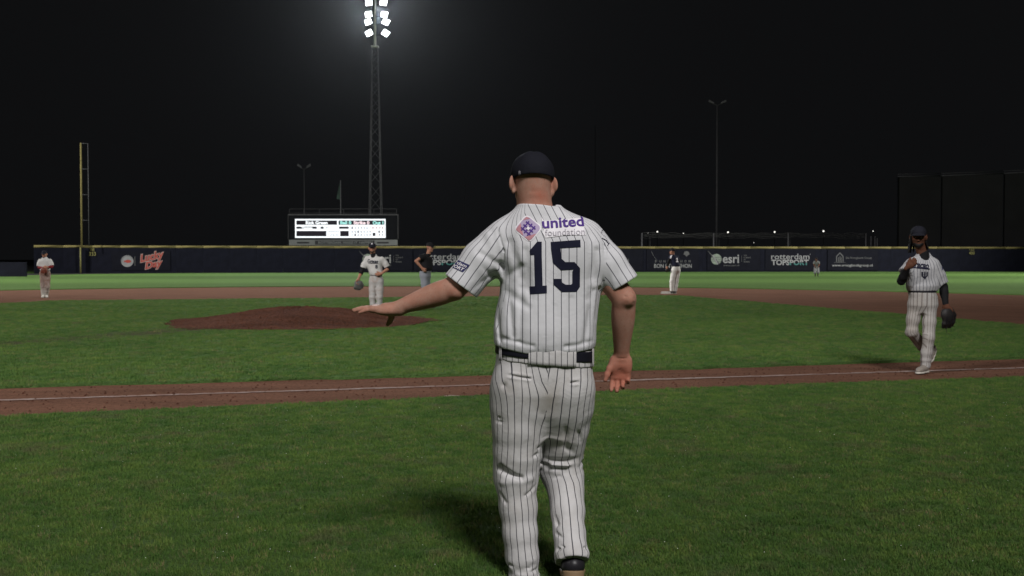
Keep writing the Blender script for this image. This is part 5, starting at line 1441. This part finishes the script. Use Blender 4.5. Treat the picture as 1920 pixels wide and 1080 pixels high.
    five = [[(1034, 453.5), (1089.5, 449.5), (1090, 463.5), (1034.5, 466.5)], [(1034.5, 466.5), (1052, 465.6), (1054, 485), (1038, 493)], [(1038, 493), (1054, 485), (1061, 491.5), (1053, 507)], [(1053, 507), (1061, 491.5), (1078.5, 491.5), (1076.5, 505.5)], [(1076.5, 505.5), (1078.5, 491.5), (1089, 503), (1074.5, 509)], [(1074.5, 509), (1089, 503), (1089, 538), (1074.5, 531.5)], [(1074.5, 531.5), (1089, 538), (1083, 547.5), (1072, 534)], [(1072, 534), (1083, 547.5), (1054.5, 547.8), (1062, 534)], [(1062, 534), (1054.5, 547.8), (1039, 533.5), (1055, 530)], [(1055, 530), (1039, 533.5), (1039, 523), (1054.5, 523)]]
    one = [one[0][:0]+[(993.5, 470), (1008, 453), (1016.5, 453), (1016.5, 478), (1002, 478), (994.5, 478.5)], [(1002, 478), (1016.5, 478), (1018, 536), (1003.5, 537)], one[1]]
    put('number', polys(*[q(p, 1010, 500) for p in one]), 1010, 500, 'ink')
    put('number', polys(*[q(p, 1062, 500) for p in five]), 1062, 500, 'ink')
    # sponsor patch: tilted rounded square and two words
    rt = R(-40)
    put('patch', rrect(.092, .088, .020), 991, 427, 'patch_white', .009, .0020, rt)
    put('patch_face', rrect(.081, .077, .016), 991, 427, 'patch_lilac', .009, .0034, rt)
    def local(pts, a=rt): return [(x*math.cos(a)-y*math.sin(a), x*math.sin(a)+y*math.cos(a)) for x, y in pts]
    put('patch_tint', polys(local([(.012, -.038), (.036, -.038), (.040, -.020), (.040, .004)]), local([(-.038, -.036), (-.030, -.038), (.004, -.0375), (-.039, -.004)]), local([(-.040, .012), (-.020, .038), (-.038, .034)])), 991, 427, 'patch_red', .012, .0046)
    bars = []
    for o_ in (-.0165, 0, .0165): bars += [local([(o_-.0028, -.026), (o_+.0028, -.026), (o_+.0028, .026), (o_-.0028, .026)]), local([(-.026, o_-.0028), (.026, o_-.0028), (.026, o_+.0028), (-.026, o_+.0028)])]
    put('patch_grid', polys(*bars), 991, 427, 'purple', .010, .0058)
    put('patch_square', polys(local([(-.006, -.006), (.006, -.006), (.006, .006), (-.006, .006)])), 991, 427, 'patch_white', .02, .0072)
    put('patch_backing', polys(q([(1017, 404), (1022, 412.5), (1096, 406), (1099, 417), (1098, 425), (1101, 440), (1060, 440.5), (1024, 445), (1019, 436), (1021, 430), (1018, 424)], 1060, 425)), 1060, 425, 'patch_white', .008, .0030)
    V, F = text2d('united', 1, .022); V = V*np.array([80*k/np.ptp(V[:, 0]), 20.5*k/np.ptp(V[:, 1])]); put('lettering', (V, F), 1058, 414.5, 'purple', .005, .0065, R(3.5))
    V, F = text2d('foundation', 1, .0); V = V*np.array([75*k/np.ptp(V[:, 0]), 12.5*k/np.ptp(V[:, 1])]); put('lettering', (V, F), 1061, 434, 'patch_grey', .006, .0060, R(2))
    # sleeve patches
    hemdir = np.array([.816, 0, -.578]); ax_ = np.array([-.578, 0, -.816]); n_ = np.array([.12, 1, .12])
    ctr = mp(861, 499, -.2)
    def sleeve(name, VF, c, u, v, mat, off, step=.008, dr=(0, 1, 0)): return decal(name, VF, je, c, u, v, dr, M[mat], step, off)
    u_ = np.array([.92, 0, -.39]); v_ = np.array([.70, 0, .71]); pc_ = mp(847, 493.5, -.2)
    sleeve('patch', rrect(.122, .043, .003), pc_, u_, v_, 'patch_navy', .0024, .006)
    for t, dy in (('rotterdam', .0098), ('TOPSPORT', -.0098)):
        V, F = text2d(t, 1, .012 if t == 'rotterdam' else .02); V = V*np.array([.110/np.ptp(V[:, 0]), .0150/np.ptp(V[:, 1])]); V[:, 1] += dy
        sleeve('lettering', (V, F), pc_, u_, v_, 'patch_white', .0062, .004)
    sleeve('emblem', arc_strip(.010, .0125, 40, 200), mp(1139, 434, -.2), (1, 0, 0), (0, 0, 1), 'ink', .0022, .006)
    sleeve('emblem', polys([(-.018, .012), (.002, .002), (.014, -.014), (.010, -.016), (-.002, -.001), (-.020, .009)], [(.012, -.012), (.016, -.012), (.006, -.022), (.003, -.020)]), mp(1142, 450, -.2), (1, 0, 0), (0, 0, 1), 'ink', .0022, .006)
    # ---------------- shoes: right heel lifted, left foot flat below the frame
    shoe_objs(E, root, np.array([anL[0]+.004, root[1]-.045, .012]), np.array([anL[0]-.02, root[1]+.27, .012]), 1.08, M['shoe_black'], M['shoe_tan'], .0045, .07)
    shoe_objs(E, root, mp(1076, 1084, -.20), np.array([mp(1072, 1090, .0)[0], root[1]+.085, .016]), 1.08, M['shoe_black'], M['shoe_tan'], .0045, .118)
    sk = sdf_obj('sock', lambda P: chain(P, [mp(1070, 1000, -.06), anR, mp(1073, 1070, -.14)], [.040, .036, .040], .01), anR-.15, anR+.15, .006, M['black_cloth'], E, root)
    return E
man()
# ---- the players and the umpire further off
def joints(D, d):
    return {k: (at(v[0], v[1], D+(v[2] if len(v) > 2 else 0))) for k, v in d.items()}
def put_on(pr, name, VF, px, py, D, mat, u=(1, 0, 0), step=.02, off=.005, part='jersey', dirn=(0, 1, 0), rot=0):
    return decal(name, VF, pr[part], at(px, py, D-.1), u, (0, 0, 1), dirn, M[mat], step, off, rot)
def trident(h):
    w = h*.32; t = h*.085
    P = [[(-t, -h/2), (t, -h/2), (t, h/2-.01), (0, h/2), (-t, h/2-.01)], [(-w-t, -h*.1), (-w+t, -h*.1), (-w+t, h*.42), (-w-t, h*.42)], [(w-t, -h*.1), (w+t, -h*.1), (w+t, h*.42), (w-t, h*.42)],
         [(-w-t, -h*.1), (-t, -h*.36), (-t, -h*.20), (-w+t, -h*.1)], [(t, -h*.36), (w+t, -h*.1), (w-t, -h*.1), (t, -h*.20)]]
    return polys(*P)
# first baseman, at the right, walking in along the foul line
D = 12.95; ik = D/FPX
J = joints(D, dict(head=(1722, 445), neck=(1731, 476, .02), chest=(1729, 512, .02), waist=(1729, 545), hip=(1731, 562),
    shL=(1753, 493, .0), elL=(1769, 538, .03), wrL=(1773, 571, -.06), shR=(1706, 492, .02), elR=(1690, 527, -.10), wrR=(1702.5, 500, -.26),
    hpL=(1743, 573), knL=(1741, 634, -.06), anL=(1735, 686, -.02), toeL=(1718, 698, -.25),
    hpR=(1716, 573, .02), knR=(1709, 622, .02), anR=(1738, 661, .32), toeR=(1752, 664, .28)))
J['heelR'] = at(1751, 656, D+.46); J['toeR'] = at(1743, 677, D+.28)
root = (*at(1732, 690, D)[:2], 0)
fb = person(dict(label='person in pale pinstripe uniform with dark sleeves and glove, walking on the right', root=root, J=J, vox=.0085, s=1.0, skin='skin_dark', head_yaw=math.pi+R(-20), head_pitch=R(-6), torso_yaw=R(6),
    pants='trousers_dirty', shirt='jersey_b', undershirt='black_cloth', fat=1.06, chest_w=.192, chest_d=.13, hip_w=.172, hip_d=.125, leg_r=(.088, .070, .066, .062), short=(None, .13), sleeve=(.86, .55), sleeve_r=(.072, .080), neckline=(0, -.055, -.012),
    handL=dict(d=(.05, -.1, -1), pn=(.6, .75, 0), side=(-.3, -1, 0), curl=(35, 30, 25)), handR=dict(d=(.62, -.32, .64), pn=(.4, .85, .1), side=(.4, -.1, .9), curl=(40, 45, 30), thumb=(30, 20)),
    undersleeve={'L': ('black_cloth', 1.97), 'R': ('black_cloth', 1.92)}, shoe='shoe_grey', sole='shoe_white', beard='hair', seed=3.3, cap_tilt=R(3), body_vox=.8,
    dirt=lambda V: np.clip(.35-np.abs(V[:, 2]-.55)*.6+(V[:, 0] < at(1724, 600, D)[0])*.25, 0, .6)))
V, F = text2d('Curacao', 1, .035, .30); V = V*np.array([40*ik/np.ptp(V[:, 0]), 13*ik/np.ptp(V[:, 1])])
put_on(fb, 'lettering', (V, F), 1722, 496, D, 'ink', step=.02, rot=R(-6))
put_on(fb, 'underline', polys([(-.12, .004), (-.06, .016), (0, .010), (.13, -.002), (.13, -.016), (0, -.004), (-.06, .004), (-.12, -.006)]), 1723, 503, D, 'ink', step=.02)
put_on(fb, 'emblem', trident(.098), 1733, 516, D, 'ink', step=.02)
put_on(fb, 'patch', rrect(.052, .040, .004), 1772, 503, D, 'patch_navy', u=(.9, .3, 0), step=.02)
cap_ = [c for c in fb['E'].children if c.name.startswith('cap')][0]
decal('emblem', trident(.05), cap_, at(1716.5, 422.5, D-.1), (1, 0, 0), (0, 0, 1), (0, 1, -.1), M['patch_white'], .012, .003)
# dreadlocks
def dreads(P):
    d = None
    for i, (x, y, l) in enumerate(((.078, .005, .20), (.074, -.03, .20), (.066, -.055, .21), (.045, -.085, .20), (.015, -.10, .21), (-.02, -.10, .20), (-.05, -.085, .19), (-.070, -.05, .17), (-.078, -.02, .13), (.082, .0, .14))):
        a = fb['HL'](x, y, .02); b = fb['HL'](x*1.12, y*1.1, -.06); c = b+np.array([(a[0]-J['head'][0])*.35, .0, -l*.62])
        e = chain(P, [a, b, c], [.015, .014, .010], .006); d = e if d is None else np.minimum(d, e)
    return d+.004*vn(P, 60)
h_ = J['head']; sdf_obj('hair', dreads, h_-np.array([.17, .2, .30]), h_+np.array([.17, .2, .1]), .0065, M['hair'], fb['E'], np.array(root))
mitt('baseball_glove', 'dark leather glove hanging in the hand of the player on the right', at(1777, 592, D-.08), (.18, -.05, -1), (.35, -.9, 0), 1.04, 'glove_dark', .007, True)

# pitcher behind the mound
D = 26.4; ik = D/FPX
J = joints(D, dict(head=(698, 465.5), neck=(700, 477.5), chest=(702, 493), waist=(705, 515.5), hip=(705.5, 524), shL=(717, 484), elL=(728, 504, .05), wrL=(714, 513.5, -.14), shR=(687, 483), elR=(679, 507), wrR=(672, 523, -.12),
    hpL=(712, 529), knL=(712, 557, -.05), anL=(711, 584), toeL=(714, 590, -.3), hpR=(699, 529), knR=(698, 557, -.04), anR=(700, 584), toeR=(696, 590, -.3)))
root = (*at(705, 588, D)[:2], 0)
pt = person(dict(label='person in off-white uniform with grey glove standing behind the mound, hand on belt', root=root, J=J, vox=.012, skin='skin_mid', head_yaw=math.pi+R(6), pants='pants_grey', shirt='white_cloth', torso_yaw=R(4), leg_r=(.098, .080, .074, .072), chest_w=.185, hip_w=.165,
    handL=dict(d=(-.8, -.4, -.1), pn=(-.2, .9, 0), side=(0, 0, 1)), handR=dict(d=(-.2, -.2, -1), pn=(.5, -.6, 0), side=(-.3, -1, 0)), undersleeve={'L': ('black_cloth', .98), 'R': ('black_cloth', 1.25)}, neckline=(0, -.055, -.01), sleeve=(.80, .78), beard='stubble', seed=1.7, sole='shoe_black', shoe='shoe_black', undershirt='black_cloth'))
V, F = text2d('Curacao', 1, .03, .30); V = V*np.array([20*ik/np.ptp(V[:, 0]), 6.5*ik/np.ptp(V[:, 1])]); put_on(pt, 'lettering', (V, F), 699, 489.5, D, 'ink', step=.03, off=.008, rot=R(-4))
put_on(pt, 'underline', polys([(-.12, .0), (.13, .0), (.13, -.012), (-.12, -.014)]), 699.5, 493.3, D, 'ink', step=.03, off=.008)
V, F = text2d('8', 1, .03); V = V*np.array([4.5*ik/np.ptp(V[:, 0]), 7*ik/np.ptp(V[:, 1])]); put_on(pt, 'number', (V, F), 706, 500, D, 'ink', step=.03, off=.008)
cap_ = [c for c in pt['E'].children if c.name.startswith('cap')][0]
decal('emblem', trident(.05), cap_, at(697, 456.8, D-.1), (1, 0, 0), (0, 0, 1), (0, 1, -.1), M['patch_white'], .02, .004)
mitt('baseball_glove', 'grey glove in the hand of the pitcher behind the mound', at(671.5, 532.5, D-.12), (-.15, -.1, -1), (.3, -.9, 0), 1.05, 'glove_grey', .010)

# umpire
D = 29.0
J = joints(D, dict(head=(806, 464), neck=(802, 476.5), chest=(799, 488), waist=(798, 507), hip=(797, 514), shL=(794, 480, .12), elL=(790, 495, .25), wrL=(800, 506, .24), shR=(795, 479.5, -.16), elR=(780, 489.5, -.26), wrR=(792, 503.5, -.24),
    hpL=(800, 519, .09), knL=(800, 546, .12), anL=(800, 573, .15), toeL=(820, 579, .15), hpR=(795, 519, -.07), knR=(797, 546, -.10), anR=(797, 573, -.09), toeR=(818, 579, -.12)))
root = (*at(798, 579, D)[:2], 0)
person(dict(label='person in black shirt and grey trousers, turned sideways with hand on hip', root=root, J=J, vox=.012, skin='skin_mid', head_yaw=math.pi+R(62), head_pitch=R(-8), torso_yaw=R(62), pants='grey_cloth', shirt='black_cloth', cap='black_cloth', plain=True, fat=1.12, chest_w=.19, chest_d=.145, hip_w=.172, hip_d=.14, leg_r=(.105, .085, .078, .074),
    handL=dict(d=(.5, .2, -.6), pn=(.2, -.9, 0), side=(.6, 0, .5)), handR=dict(d=(.6, .1, -.7), pn=(.3, .9, 0), side=(.6, 0, .5)), sleeve=(.55, .55), sleeve_r=(.08, .08), seed=5.2))

# base runner on second, from behind
D = 41.8; ik = D/FPX
J = joints(D, dict(head=(1260.5, 471.5), neck=(1263, 478), chest=(1265, 486), waist=(1267, 499), hip=(1267.5, 504), shL=(1258, 480, -.06), elL=(1254, 490, -.05), wrL=(1251, 500, .0), shR=(1271, 481.5, .08), elR=(1272, 492, .22), wrR=(1264, 500, .30),
    hpL=(1264, 507.5, -.04), knL=(1260, 527, -.04), anL=(1259.5, 545, .02), toeL=(1251, 549, .06), hpR=(1270.5, 507.5, .05), knR=(1268, 527, .08), anR=(1266, 545, .12), toeR=(1258, 549, .2)))
root = (*at(1264, 549, D)[:2], 0)
br = person(dict(label='person in dark vest, helmet and white trousers standing on second base', root=root, J=J, vox=.014, skin='skin_mid', head_yaw=R(55), torso_yaw=R(-118), pants='white_bright', shirt='dark_vest', leg_r=(.115, .090, .082, .072), hip_w=.18, hip_d=.15, chest_w=.175,
    handL=dict(d=(-.2, .2, -1), pn=(.5, .6, 0), side=(-.5, .5, 0)), handR=dict(d=(-.6, .1, -.7), pn=(.2, -.9, 0), side=(0, 1, 0)), undersleeve={'L': ('black_cloth', 1.9), 'R': ('black_cloth', 1.9)}, sleeve=(.5, .5), cap_low=.012, seed=8.1))
V, F = text2d('2', 1, .06); V = V*np.array([5*ik/np.ptp(V[:, 0]), 8*ik/np.ptp(V[:, 1])]); put_on(br, 'number', (V, F), 1269.3, 487.5, D, 'patch_white', step=.03, off=.01)
put_on(br, 'shoulder_panel', polys([(-.07, -.10), (-.02, -.12), (.05, .08), (.03, .14), (-.02, .10)]), 1258.5, 481, D, 'patch_white', step=.03, off=.01)
mitt('baseball_glove', 'small dark glove held low by the runner on second base', at(1250, 506, D-.05), (-.1, 0, -1), (-.5, -.8, 0), .62, 'glove_dark', .012)

# third baseman, walking this way with the glove at his belly
D = 37.8
J = joints(D, dict(head=(83.5, 477), neck=(84, 482.5), chest=(84, 492), waist=(84.5, 507), hip=(84.5, 512), shL=(95, 487.5), elL=(97.5, 500, -.02), wrL=(88, 501, -.24), shR=(74, 487.5), elR=(73, 501, -.02), wrR=(82, 503, -.22),
    hpL=(89, 515), knL=(89, 537, -.10), anL=(86.5, 555, .06), toeL=(89, 559, -.2), hpR=(80, 515), knR=(80.5, 536, -.05), anR=(81.5, 555.5, -.02), toeR=(80, 560, -.3)))
root = (*at(84, 559, D)[:2], 0)
person(dict(label='person in dirt-stained white uniform on the infield dirt at the far left', root=root, J=J, vox=.014, skin='skin_mid', head_yaw=math.pi, head_pitch=R(-6), pants='pants_dirt', shirt='white_cloth', leg_r=(.105, .085, .075, .068), chest_w=.188, hip_w=.172, shoe='shoe_white', sleeve=(.85, .85), sleeve_r=(.068, .080),
    handL=dict(d=(-.8, -.3, 0), pn=(0, .9, -.2), side=(0, 0, 1)), handR=dict(d=(.7, -.3, -.3), pn=(0, .9, -.2), side=(0, 0, 1)), undersleeve={'L': ('red_cloth', 1.9), 'R': ('red_cloth', 1.9)}, seed=2.2, beard='stubble',
    dirt=lambda V: np.clip(1.3-np.abs(V[:, 2]-.72)*2.2, 0, .9)))
mitt('baseball_glove', 'red-brown glove held at the belly of the player at the far left', at(81, 506, D-.30), (-.25, -.2, -1), (.1, -.95, 0), .9, 'glove_brown', .012)

# left fielder far out, stooping
D = 80.0
J = joints(D, dict(head=(1530.5, 485.5, -.22), neck=(1530.5, 489.5, -.10), chest=(1530.8, 492.5, -.04), waist=(1531, 499), hip=(1531, 501.5), shL=(1534.5, 490, -.08), elL=(1536, 495.5, -.10), wrL=(1534.5, 499.5, -.28), shR=(1527, 490, -.08), elR=(1525.5, 495.5, -.10), wrR=(1528, 499.5, -.28),
    hpL=(1533, 503), knL=(1534, 511, -.18), anL=(1533.3, 518, .03), toeL=(1535, 519, -.2), hpR=(1529, 503), knR=(1528, 511, -.18), anR=(1529, 517.6, .05), toeR=(1527, 519, -.2)))
root = (*at(1531, 519, D)[:2], 0)
person(dict(label='person in grey uniform stooping far out in the outfield grass before the fence', root=root, J=J, vox=.018, s=.95, skin='skin_dark', head_yaw=math.pi, head_pitch=R(-12), pants='grey_light', shirt='grey_light', cap='black_cloth', leg_r=(.12, .10, .08, .06), short=(.22, .22), hem=.2,
    handL=dict(d=(-.2, -.3, -.8), pn=(0, .9, 0), side=(-1, 0, 0)), handR=dict(d=(.2, -.3, -.8), pn=(0, .9, 0), side=(1, 0, 0)), sleeve=(.85, .85), seed=6.6))
